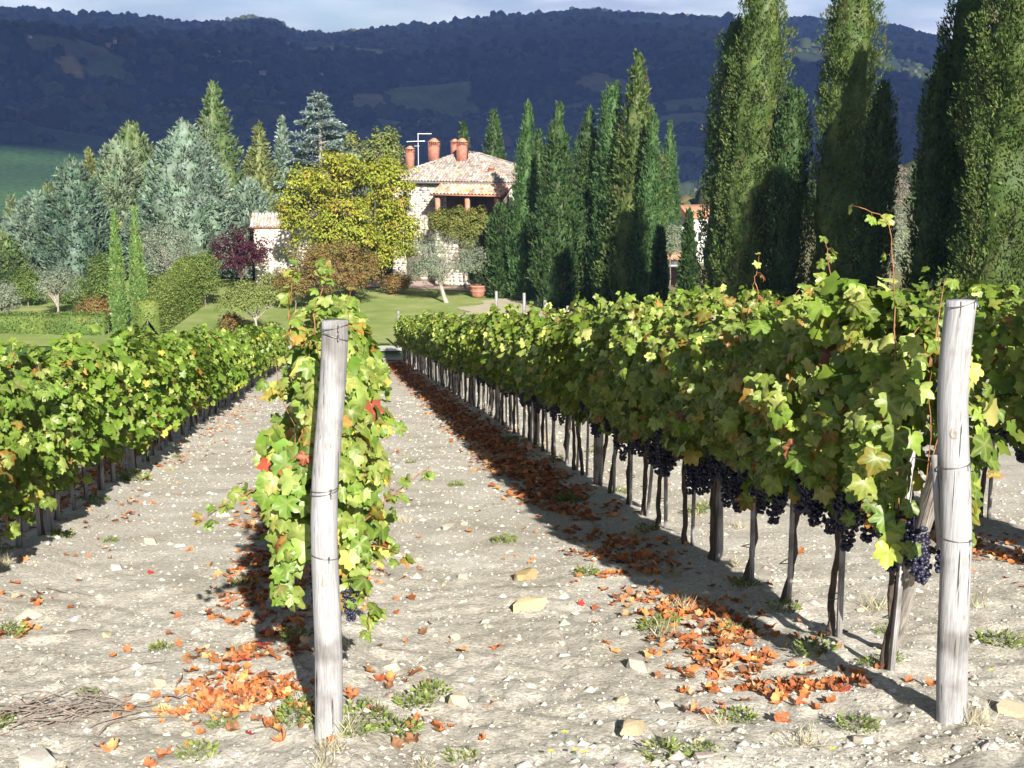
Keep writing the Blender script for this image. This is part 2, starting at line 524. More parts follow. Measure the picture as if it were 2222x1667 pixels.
def wood_mat(name, dark, mid, light, scale=14.0, cracks=True):
    m, N, L = new_mat(name)
    out = nd(N, "ShaderNodeOutputMaterial"); p = nd(N, "ShaderNodeBsdfPrincipled")
    p.inputs['Roughness'].default_value = 0.8; p.inputs['Specular IOR Level'].default_value = 0.2
    tc = nd(N, "ShaderNodeTexCoord"); mp = nd(N, "ShaderNodeMapping"); mp.inputs['Scale'].default_value = (1, 1, 0.055)
    L(tc.outputs['Object'], mp.inputs['Vector'])
    g = nd(N, "ShaderNodeTexNoise", Scale=scale * 9, Detail=7); L(mp.outputs[0], g.inputs['Vector'])
    g.inputs['Distortion'].default_value = 0.6
    r = ramp(N, [(0.30, dark), (0.5, mid), (0.68, light)]); L(g.outputs['Fac'], r.inputs['Fac'])
    b = nd(N, "ShaderNodeTexNoise", Scale=3.6, Detail=8); L(tc.outputs['Object'], b.inputs['Vector'])
    rb = ramp(N, [(0.36, (0.52, 0.49, 0.46)), (0.47, (0.97, 0.96, 0.95)), (0.7, (1.10, 1.10, 1.12))]); L(b.outputs['Fac'], rb.inputs['Fac'])
    mu = nd(N, "ShaderNodeMix", data_type='RGBA', blend_type='MULTIPLY'); mu.inputs['Factor'].default_value = 0.9
    L(r.outputs['Color'], mu.inputs['A']); L(rb.outputs['Color'], mu.inputs['B'])
    res = mu.outputs['Result']
    h = g.outputs['Fac']
    if cracks:
        mp2 = nd(N, "ShaderNodeMapping"); mp2.inputs['Scale'].default_value = (1, 1, 0.025)
        L(tc.outputs['Object'], mp2.inputs['Vector'])
        c = nd(N, "ShaderNodeTexNoise", Scale=60.0, Detail=3); L(mp2.outputs[0], c.inputs['Vector'])
        rc = ramp(N, [(0.345, (0.18, 0.16, 0.15)), (0.37, (1, 1, 1))]); L(c.outputs['Fac'], rc.inputs['Fac'])
        m2 = nd(N, "ShaderNodeMix", data_type='RGBA', blend_type='MULTIPLY'); m2.inputs['Factor'].default_value = 1
        L(res, m2.inputs['A']); L(rc.outputs['Color'], m2.inputs['B']); res = m2.outputs['Result']
    L(res, p.inputs['Base Color'])
    bp = nd(N, "ShaderNodeBump"); bp.inputs['Strength'].default_value = 0.5; bp.inputs['Distance'].default_value = 0.004
    L(h, bp.inputs['Height']); L(bp.outputs[0], p.inputs['Normal'])
    L(p.outputs[0], out.inputs['Surface'])

def attr_mat(name, rough=0.9, scale=30.0, var=0.3, spec=0.2, source='attr', bump=0.3):
    m, N, L = new_mat(name)
    out = nd(N, "ShaderNodeOutputMaterial"); p = nd(N, "ShaderNodeBsdfPrincipled")
    p.inputs['Roughness'].default_value = rough; p.inputs['Specular IOR Level'].default_value = spec
    if source == 'attr':
        a = nd(N, "ShaderNodeAttribute"); a.attribute_name = 'col'
    else:
        a = nd(N, "ShaderNodeObjectInfo")
    tc = nd(N, "ShaderNodeTexCoord")
    no = nd(N, "ShaderNodeTexNoise", Scale=scale, Detail=6); L(tc.outputs['Object'], no.inputs['Vector'])
    r = ramp(N, [(0.3, (1 - var,) * 3), (0.7, (1 + var,) * 3)]); L(no.outputs['Fac'], r.inputs['Fac'])
    mu = nd(N, "ShaderNodeMix", data_type='RGBA', blend_type='MULTIPLY'); mu.inputs['Factor'].default_value = 1
    L(a.outputs['Color'], mu.inputs['A']); L(r.outputs['Color'], mu.inputs['B'])
    L(mu.outputs['Result'], p.inputs['Base Color'])
    if bump:
        bp = nd(N, "ShaderNodeBump"); bp.inputs['Strength'].default_value = bump; bp.inputs['Distance'].default_value = 0.01
        L(no.outputs['Fac'], bp.inputs['Height']); L(bp.outputs[0], p.inputs['Normal'])
    L(p.outputs[0], out.inputs['Surface'])

soil_mat(); land_mat()
wood_mat('weathered_wood', (0.215, 0.21, 0.205), (0.29, 0.287, 0.287), (0.35, 0.35, 0.355))
wood_mat('brown_grey_wood', (0.16, 0.14, 0.12), (0.30, 0.27, 0.24), (0.42, 0.39, 0.35))
wood_mat('stake_wood', (0.20, 0.19, 0.18), (0.32, 0.31, 0.30), (0.42, 0.41, 0.40), cracks=False)
attr_mat('stone', 0.9, 22.0, 0.28, source='obj', bump=0.5)
attr_mat('pebble', 0.95, 60.0, 0.2)
attr_mat('dry_stem', 0.9, 30.0, 0.2, bump=0)
attr_mat('masonry', 0.92, 6.0, 0.3, source='obj', bump=0.6)
attr_mat('roof_tile', 0.9, 9.0, 0.45, source='obj', bump=0.4)
leaf_mat('foliage', 'attr', 0.22, 0.6, 0.25)
leaf_mat('vine_foliage', 'attr', 0.34, 0.42, 0.4)
leaf_mat('vine_leaf', 'obj', 0.34, 0.40, 0.42, edge=True)
leaf_mat('dead_leaf', 'obj', 0.18, 0.7, 0.2, tint=(1, 0.8, 0.5), var=0.4)
leaf_mat('dead_leaves', 'attr', 0.18, 0.7, 0.2, tint=(1, 0.8, 0.5), var=0.4)
leaf_mat('grass', 'attr', 0.25, 0.6, 0.2)
simple_mat('lawn', [(0.3, (0.15, 0.21, 0.055)), (0.5, (0.21, 0.265, 0.08)), (0.7, (0.31, 0.315, 0.13))], 0.45, 0.95, 0.8, 14.0, 8, spec=0.1)
simple_mat('dry_earth', [(0.3, (0.34, 0.29, 0.20)), (0.5, (0.42, 0.37, 0.27)), (0.7, (0.40, 0.38, 0.22))], 1.2, 0.95, 0.7, 10.0, 8, spec=0.1)
simple_mat('gravel', [(0.3, (0.42, 0.40, 0.36)), (0.7, (0.60, 0.57, 0.51))], 9.0, 0.95, 0.8, 40.0, spec=0.1)
simple_mat('paving', [(0.3, (0.34, 0.24, 0.20)), (0.7, (0.50, 0.40, 0.34))], 3.0, 0.9, 0.5, 20.0)
simple_mat('vine_bark', [(0.3, (0.045, 0.032, 0.025)), (0.7, (0.15, 0.115, 0.09))], 30.0, 0.95, 1.0, 60.0, stretch=(1, 1, 0.2))
simple_mat('bark', [(0.3, (0.09, 0.07, 0.05)), (0.7, (0.23, 0.19, 0.15))], 9.0, 0.95, 0.8, 30.0, stretch=(1, 1, 0.25))
simple_mat('pale_bark', [(0.3, (0.20, 0.17, 0.14)), (0.7, (0.42, 0.38, 0.32))], 9.0, 0.95, 0.8, 30.0, stretch=(1, 1, 0.25))
simple_mat('cane', [(0.3, (0.17, 0.065, 0.03)), (0.7, (0.34, 0.16, 0.07))], 20.0, 0.6, 0.0)
simple_mat('grape', [(0.35, (0.010, 0.009, 0.022)), (0.6, (0.022, 0.022, 0.05)), (0.75, (0.06, 0.065, 0.12))], 40.0, 0.45, 0.0, spec=0.5)
simple_mat('wire', [(0.3, (0.16, 0.15, 0.14)), (0.7, (0.30, 0.29, 0.28))], 30.0, 0.5, 0.0, metallic=0.8)
simple_mat('green_tie', [(0.3, (0.02, 0.14, 0.09)), (0.7, (0.04, 0.22, 0.14))], 10.0, 0.5)
simple_mat('brick', [(0.3, (0.23, 0.09, 0.06)), (0.6, (0.35, 0.15, 0.105)), (0.75, (0.42, 0.24, 0.185))], 5.0, 0.9, 0.5, 18.0)
simple_mat('terracotta', [(0.3, (0.29, 0.135, 0.08)), (0.7, (0.43, 0.24, 0.155))], 3.0, 0.85, 0.3, 12.0)
simple_mat('plaster', [(0.3, (0.62, 0.60, 0.55)), (0.7, (0.74, 0.72, 0.68))], 2.0, 0.9, 0.3, 12.0)
simple_mat('mortar', [(0.3, (0.46, 0.415, 0.345)), (0.7, (0.58, 0.535, 0.46))], 2.5, 0.95, 0.5, 14.0)
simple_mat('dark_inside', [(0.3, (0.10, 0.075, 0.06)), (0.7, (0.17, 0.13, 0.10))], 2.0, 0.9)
simple_mat('grey_metal', [(0.3, (0.20, 0.20, 0.19)), (0.7, (0.30, 0.30, 0.29))], 5.0, 0.45, metallic=0.6)
simple_mat('pale_metal', [(0.3, (0.55, 0.56, 0.58)), (0.7, (0.70, 0.71, 0.73))], 5.0, 0.4, metallic=0.5)
simple_mat('white_paint', [(0.3, (0.70, 0.70, 0.68)), (0.7, (0.80, 0.80, 0.78))], 5.0, 0.6)
simple_mat('car_dark', [(0.3, (0.015, 0.02, 0.018)), (0.7, (0.03, 0.035, 0.033))], 3.0, 0.2, spec=0.6)
simple_mat('glass_dark', [(0.3, (0.02, 0.025, 0.03)), (0.7, (0.035, 0.04, 0.045))], 3.0, 0.08, spec=0.8)
simple_mat('rubber', [(0.3, (0.02, 0.02, 0.02)), (0.7, (0.035, 0.035, 0.035))], 5.0, 0.85)
simple_mat('cloud', [(0.3, (0.42, 0.43, 0.46)), (0.7, (0.52, 0.52, 0.54))], 0.002, 1.0, spec=0.0)
simple_mat('twig', [(0.3, (0.13, 0.10, 0.08)), (0.7, (0.29, 0.24, 0.20))], 20.0, 0.9)
simple_mat('yellow_petal', [(0.3, (0.65, 0.52, 0.02)), (0.7, (0.75, 0.65, 0.05))], 10.0, 0.6)

# ------------------------------------------------------------------ ground, hills, woods, clouds
def azimuths(fine, coarse):
    a = np.concatenate([np.arange(-180, -28, coarse), np.arange(-28, 28, fine), np.arange(28, 180, coarse)])
    return np.radians(a)

def polar(name, rs, az, mat, colf, hf, closed=True):
    R_, A_ = np.meshgrid(rs, az, indexing='ij')
    x = (R_ * np.sin(A_)).ravel(); y = (R_ * np.cos(A_)).ravel()
    z = hf(x, y)
    nr, na = R_.shape
    i = np.arange(nr - 1)[:, None] * na; j = np.arange(na)[None, :]
    j2 = (j + 1) % na
    F = np.stack([(i + j), (i + j2), (i + na + j2), (i + na + j)], -1).reshape(-1, 4)
    col, far = colf(x, y, z)
    V = np.stack([x, y, z], 1)
    return mesh_np(name, V, F[:, ::-1], mat, col=col, smooth=True, extra={'far': far})

# cleared fields on the hills: pixel of the middle, size in metres across / along the view, colour
FIELDS = []
for (u, v, a, b, c) in [(925, 232, 85, 20, (0.10, 0.12, 0.035)), (800, 218, 40, 12, (0.15, 0.14, 0.06)), (935, 195, 80, 14, (0.10, 0.13, 0.04)),
                        (790, 110, 45, 6, (0.10, 0.12, 0.05)), (1310, 185, 55, 12, (0.13, 0.12, 0.06)), (152, 148, 26, 7, (0.22, 0.18, 0.08)),
                        (215, 118, 60, 7, (0.11, 0.13, 0.05)), (450, 130, 22, 10, (0.17, 0.14, 0.08)), (1000, 250, 40, 8, (0.08, 0.11, 0.03)),
                        (600, 225, 60, 6, (0.09, 0.11, 0.04)), (1490, 262, 70, 16, (0.11, 0.12, 0.05)), (700, 105, 40, 5, (0.09, 0.11, 0.05)),
                        (1240, 235, 40, 6, (0.10, 0.11, 0.05)), (525, 140, 26, 6, (0.16, 0.13, 0.08)), (860, 268, 50, 10, (0.10, 0.11, 0.05)),
                        (230, 148, 40, 10, (0.07, 0.10, 0.035)), (120, 95, 60, 5, (0.10, 0.11, 0.05)), (1480, 230, 80, 9, (0.10, 0.12, 0.05))]:
    fx, fy = ground_hit(u, v)
    rr_ = math.hypot(fx, fy)
    FIELDS.append((fx, fy, a / FPX * rr_, max(14.0, b / FPX * rr_ * 6), c))

def field_mask(x, y):
    w = fbm(xy3(x / 45, y / 45), 3, 71) * 0.28
    best = np.zeros_like(x); col = np.zeros((len(x), 3))
    for fx, fy, a, b, c in FIELDS:
        th = math.atan2(fx, fy)
        dx = (x - fx) * math.cos(th) - (y - fy) * math.sin(th)
        dy = (x - fx) * math.sin(th) + (y - fy) * math.cos(th)
        d = np.abs(dx / a) ** 3 + np.abs(dy / b) ** 3
        k = d + w * 2 < 1
        best = np.where(k, 1, best)
        col[k] = c
    return best, col

def wood_mask(x, y):
    """1 where the land is wooded"""
    r = np.hypot(x, y)
    n = fbm(xy3(x / 170, y / 170), 4, 21)
    lim = np.interp(r, [220, 620, 760, 1000, 1500], [0.22, 0.12, -0.05, -0.35, -1.2])
    f, _ = field_mask(x, y)
    rise = np.exp(-((x + 340) / 210) ** 2 - ((y - 770) / 170) ** 2)
    lim = lim + 0.08 * (rise > 0.3)
    return ((n > lim) & (f < 0.5)).astype(float)

def ground_col(x, y, z):
    s = RD[0] * x + RD[1] * y
    far = sstep(63, 66, s)
    far = np.maximum(far, sstep(30, 40, -y))
    n = fbm(xy3(x / 90, y / 90), 3, 5)[:, None]
    grass = np.array([0.085, 0.125, 0.032]); green = np.array([0.055, 0.115, 0.022]); tan = np.array([0.17, 0.16, 0.075])
    col = np.where(n > 0.22, tan, np.where(n > -0.1, green, grass))
    ri = np.exp(-((x + 340) / 230) ** 2 - ((y - 770) / 190) ** 2)[:, None]
    col = np.where(ri > 0.2, np.array([0.034, 0.072, 0.018]) * (1 + 0.30 * np.sin(x * 0.02 - y * 0.05)[:, None]), col)
    # vineyard strips on the knoll at the right
    k = np.exp(-((x - 215) / 110) ** 2 - ((y - 430) / 160) ** 2)[:, None]
    st = (np.sin(z * 1.6) > 0.1)[:, None]
    kc = np.where(st, np.array([0.15, 0.19, 0.06]), np.array([0.24, 0.22, 0.12]))
    col = np.where(k > 0.25, kc, col)
    return col, far

def hill_col(x, y, z):
    wm = wood_mask(x, y)[:, None]
    fm, fc = field_mask(x, y)
    n = fbm(xy3(x / 120, y / 120), 3, 6)[:, None]
    wood = np.array([0.030, 0.042, 0.018]) * (1 + 0.5 * n)
    open_ = np.array([0.065, 0.095, 0.03]) * (1 + 0.4 * n)
    col = np.where(wm > 0.5, wood, open_)
    # vine rows in the fields
    stripe = (0.94 + 0.06 * np.sin((x * 0.7 + y * 0.3) * 0.9))[:, None]
    col = np.where(fm[:, None] > 0.5, fc * 1.6 * stripe, col)
    return col, np.ones(len(x))

rs = np.concatenate([[0.05], np.geomspace(0.6, 4.6, 16)[:-1], np.geomspace(4.6, 24, 240)[:-1], np.geomspace(24, 900, 150)])
gm = polar('ground', rs, azimuths(0.215, 4.0), 'soil', ground_col, HG)
tag(link('ground', gm), kind='structure')
rs = np.geomspace(896, 4350, 210)
hm = polar('hills', rs, azimuths(0.17, 4.0), 'land', hill_col, H)
tag(link('hills', hm), kind='structure')

def sheet(name, outline, mat, lift, step=1.0, seed=0, wob=0.4):
    """a thin sheet following the ground inside a wobbly outline (list of xy)"""
    P = np.array(outline, float)
    x0, y0 = P.min(0); x1, y1 = P.max(0)
    nx = int((x1 - x0) / step) + 2; ny = int((y1 - y0) / step) + 2
    gx, gy = np.meshgrid(np.linspace(x0, x1, nx), np.linspace(y0, y1, ny))
    X = gx.ravel(); Y = gy.ravel()
    i = (np.arange(ny - 1)[:, None] * nx + np.arange(nx - 1)[None, :]).ravel()
    F = np.stack([i, i + 1, i + nx + 1, i + nx], 1)
    def inside(px, py):
        c = np.zeros(len(px), bool)
        j = len(P) - 1
        for k in range(len(P)):
            xi, yi = P[k]; xj, yj = P[j]
            h = ((yi > py) != (yj > py)) & (px < (xj - xi) * (py - yi) / (yj - yi + 1e-12) + xi)
            c ^= h
            j = k
        return c
    jx = X + wob * vnoise(xy3(X / 1.7, Y / 1.7), seed + 5); jy = Y + wob * vnoise(xy3(X / 1.7, Y / 1.7), seed + 6)
    cx = jx[F].mean(1); cy = jy[F].mean(1)
    keep = inside(cx, cy)
    F = F[keep]
    used = np.unique(F); mp = -np.ones(len(X), int); mp[used] = np.arange(len(used))
    V = np.stack([X[used], Y[used], H(X[used], Y[used]) + lift], 1)
    me = mesh_np(name, V, mp[F], mat, smooth=True)
    return tag(link(name, me), kind='structure')

sheet('lawn', [(-34, 69.5), (-16, 69.0), (-4, 69.0), (2, 70), (9, 71.5), (9, 99), (-10, 101), (-36, 101), (-42, 84)], 'lawn', 0.05, 0.6, 1)
sheet('dry_earth', [(-3.2, 77), (1, 73), (8, 72.5), (8.6, 88), (3, 89), (-0.5, 87.5), (-3.5, 83)], 'dry_earth', 0.075, 0.14, 2, 1.1)
sheet('gravel_path', [(-12, 66.6), (4.0, 66.0), (4.2, 68.4), (-12, 69.2)], 'gravel', 0.06, 0.5, 3, 0.1)
sheet('terrace_paving', [(-11.0, 94.0), (-6, 92.6), (0.5, 90.6), (1.2, 95.5), (-10, 98.5)], 'paving', 0.09, 0.5, 4, 0.1)
sheet('gravel_drive', [(8.8, 76), (13, 74), (26, 70), (28, 76), (14, 84), (9, 92)], 'gravel', 0.09, 0.7, 5, 0.2)

# far woods: crowns too many and too small to count
def woods():
    rng = np.random.default_rng(5)
    n = 18500
    th = rng.uniform(math.radians(-27), math.radians(27), n)
    r = 1 / (1 / 3900.0 + (1 / 880.0 - 1 / 3900.0) * rng.uniform(0, 1, n) ** 1.35)
    m2 = 6000
    th2 = rng.uniform(math.radians(-27), math.radians(27), m2); r2 = np.exp(rng.uniform(math.log(260), math.log(900), m2))
    th = np.concatenate([th, th2]); r = np.concatenate([r, r2])
    x = r * np.sin(th); y = r * np.cos(th)
    k = wood_mask(x, y) > 0.5
    k &= ~((r < 700) & (x > 90))
    x, y, r = x[k], y[k], r[k]
    # crest trees, so the skyline is broken by crowns
    n2 = 5000
    th3 = rng.uniform(math.radians(-27), math.radians(27), n2); r3 = rng.normal(RR, 40, n2)
    x = np.concatenate([x, r3 * np.sin(th3)]); y = np.concatenate([y, r3 * np.cos(th3)]); r = np.concatenate([r, r3])
    z = H(x, y)
    n = len(x)
    crest = np.zeros(n, bool); crest[-n2:] = True
    sz = np.interp(r, [260, 900, 3800], [2.3, 4.9, 7.2]) * rng.lognormal(0, 0.28, n) * np.where(crest, 0.5, 1.0)
    hh = sz * rng.uniform(0.9, 1.6, n)
    ns = 5
    ph = (np.arange(ns) * 2 * np.pi / ns)[None, :] + rng.uniform(0, 6.28, (n, 1))
    def ring(rad, zz):
        j = rng.uniform(0.75, 1.25, (n, ns))
        return np.stack([x[:, None] + np.cos(ph) * sz[:, None] * rad * j, y[:, None] + np.sin(ph) * sz[:, None] * rad * j,
                         (z + zz * hh)[:, None] + 0 * j + rng.uniform(-0.1, 0.1, (n, ns)) * hh[:, None]], -1)
    V = np.concatenate([ring(0.9, 0.05), ring(0.74, 0.72), np.stack([x, y, z + hh * 1.0], 1)[:, None, :]], 1)
    per = 2 * ns + 1
    base = (np.arange(n) * per)[:, None]
    Q = np.concatenate([np.stack([base[:, 0] + k, base[:, 0] + (k + 1) % ns, base[:, 0] + ns + (k + 1) % ns, base[:, 0] + ns + k], 1) for k in range(ns)])
    T = np.concatenate([np.stack([base[:, 0] + ns + k, base[:, 0] + ns + (k + 1) % ns, base[:, 0] + 2 * ns], 1) for k in range(ns)])
    pal = [(5, (0.030, 0.042, 0.016)), (3, (0.045, 0.058, 0.020)), (0.8, (0.065, 0.060, 0.024)), (1, (0.022, 0.036, 0.020)), (0.15, (0.08, 0.065, 0.03))]
    big = 1 + 0.55 * fbm(xy3(x / 260, y / 260), 3, 64)[:, None]
    C = np.repeat(pick(rng, pal, n, 0.2) * big * 1.3, per, 0)
    me = mesh_np('woods', V.reshape(-1, 3), [Q, T], 'land', col=C, smooth=True)
    tag(link('woods', me), 'dark blue-green woods covering the far hillsides', 'woods', kind='stuff')
woods()

# unseen cumulus added overhead, spaced to keep the far hills in shadow
def icosphere(sub=1):
    import bmesh
    bm = bmesh.new(); bmesh.ops.create_icosphere(bm, subdivisions=sub, radius=1.0)
    V = np.array([v.co[:] for v in bm.verts]); F = np.array([[v.index for v in f.verts] for f in bm.faces])
    bm.free()
    return V, F

def clouds():
    V0, F0 = icosphere(2)
    rng = np.random.default_rng(12)
    k = 0
    for iy, Yt in enumerate((-560, 180, 920, 1660)):
        for Xc in np.arange(-2600, 4300, 1150) + 575 * (iy % 2):
            cx = Xc + rng.uniform(-150, 150); cy = Yt + rng.uniform(-80, 80)
            mb = MB()
            for j in range(9):
                c = np.array([rng.uniform(-560, 560), rng.uniform(-220, 220), 0])
                rad = rng.uniform(230, 400)
                V = V0 * rad
                V = V + unit(V0) * (fbm(V0 * 2.2 + j * 7 + k, 4, 50)[:, None] * rad * 0.35)
                V[:, 2] = np.where(V[:, 2] < 0, V[:, 2] * 0.3, V[:, 2] * 1.15)
                mb.add(V + c, F0)
            o = mb.build('cloud', 'cloud', None, True, (cx, cy, 900.0))
            tag(o, kind='structure')
            k += 1
clouds()

# air between here and the hills
def haze():
    m, N, L = new_mat('haze')
    out = nd(N, "ShaderNodeOutputMaterial")
    v = nd(N, "ShaderNodeVolumePrincipled")
    v.inputs['Color'].default_value = (0.24, 0.40, 1.0, 1)
    v.inputs['Density'].default_value = 0.00016
    v.inputs['Anisotropy'].default_value = 0.0
    L(v.outputs[0], out.inputs['Volume'])
    mb = MB(); mb.box((0, 0, 115), (8900, 8900, 590))
    o = mb.build('haze', 'haze')
    tag(o, 'thin blue haze in the air of the valley', 'haze', kind='stuff')
haze()

# ------------------------------------------------------------------ trees and hedges
def lathe_core(prof, ns, rng, seed, lump):
    """closed lumpy solid from a radius profile [(z, r)]"""
    ph = np.arange(ns) * 2 * np.pi / ns
    V = []
    for z, r in prof:
        rr = r * (1 + lump * vnoise(np.stack([np.cos(ph) * 1.5 + seed, np.sin(ph) * 1.5, np.full(ns, z * 0.9)], 1), 7))
        V.append(np.stack([np.cos(ph) * rr, np.sin(ph) * rr, np.full(ns, z)], 1))
    V = np.concatenate(V)
    F = []
    for i in range(len(prof) - 1):
        for k in range(ns):
            a, b = i * ns + k, i * ns + (k + 1) % ns
            F.append((a, b, b + ns)); F.append((a, b + ns, a + ns))
    return V, np.array(F)

PAL = {
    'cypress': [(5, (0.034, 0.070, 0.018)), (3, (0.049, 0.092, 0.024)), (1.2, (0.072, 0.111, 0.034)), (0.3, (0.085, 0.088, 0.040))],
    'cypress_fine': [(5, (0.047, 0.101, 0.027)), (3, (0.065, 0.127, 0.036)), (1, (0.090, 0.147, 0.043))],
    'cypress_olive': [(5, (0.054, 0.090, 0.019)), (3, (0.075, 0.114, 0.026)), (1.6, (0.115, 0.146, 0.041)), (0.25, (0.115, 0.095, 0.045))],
    'young': [(5, (0.128, 0.216, 0.054)), (3, (0.162, 0.257, 0.068)), (1, (0.203, 0.270, 0.081))],
    'blue': [(5, (0.152, 0.212, 0.152)), (3, (0.192, 0.255, 0.188)), (1, (0.104, 0.153, 0.080)), (0.6, (0.240, 0.297, 0.232))],
    'blue_dark': [(5, (0.098, 0.153, 0.106)), (3, (0.128, 0.184, 0.132)), (1.5, (0.072, 0.117, 0.060))],
    'grey_green': [(5, (0.144, 0.190, 0.109)), (3, (0.178, 0.224, 0.132)), (1, (0.115, 0.149, 0.057))],
    'green': [(5, (0.102, 0.150, 0.054)), (3, (0.138, 0.186, 0.072)), (1, (0.078, 0.120, 0.036))],
    'yellow_green': [(5, (0.156, 0.181, 0.062)), (3, (0.194, 0.219, 0.081)), (1, (0.112, 0.138, 0.044))],
    'cedar': [(5, (0.237, 0.306, 0.281)), (3, (0.300, 0.375, 0.350)), (1.4, (0.175, 0.237, 0.213))],
    'walnut': [(5, (0.235, 0.260, 0.028)), (4, (0.30, 0.305, 0.038)), (2.4, (0.17, 0.22, 0.028)), (0.7, (0.36, 0.26, 0.035)), (0.25, (0.38, 0.18, 0.04))],
    'plum': [(5, (0.055, 0.012, 0.022)), (2, (0.085, 0.020, 0.034)), (1, (0.035, 0.010, 0.016))],
    'olive': [(5, (0.196, 0.230, 0.155)), (3, (0.265, 0.299, 0.218)), (1.5, (0.127, 0.161, 0.086))],
    'fruit': [(5, (0.172, 0.213, 0.052)), (2, (0.230, 0.241, 0.081)), (1, (0.127, 0.161, 0.046))],
    'rust': [(4, (0.17, 0.14, 0.040)), (3, (0.22, 0.14, 0.05)), (2, (0.24, 0.105, 0.04)), (2, (0.13, 0.14, 0.04))],
    'hedge': [(5, (0.085, 0.137, 0.029)), (3, (0.117, 0.169, 0.036)), (1, (0.156, 0.195, 0.046))],
    'laurel': [(5, (0.117, 0.163, 0.034)), (3, (0.169, 0.208, 0.046)), (1, (0.078, 0.117, 0.026))],
    'creeper': [(5, (0.137, 0.156, 0.031)), (3, (0.195, 0.202, 0.043)), (1, (0.260, 0.202, 0.065)), (1.5, (0.091, 0.130, 0.029))],
    'dark_shrub': [(5, (0.035, 0.060, 0.018)), (2, (0.05, 0.08, 0.025))],
    'bare': [(4, (0.20, 0.17, 0.15)), (2, (0.26, 0.22, 0.19)), (1, (0.16, 0.16, 0.08))],
}

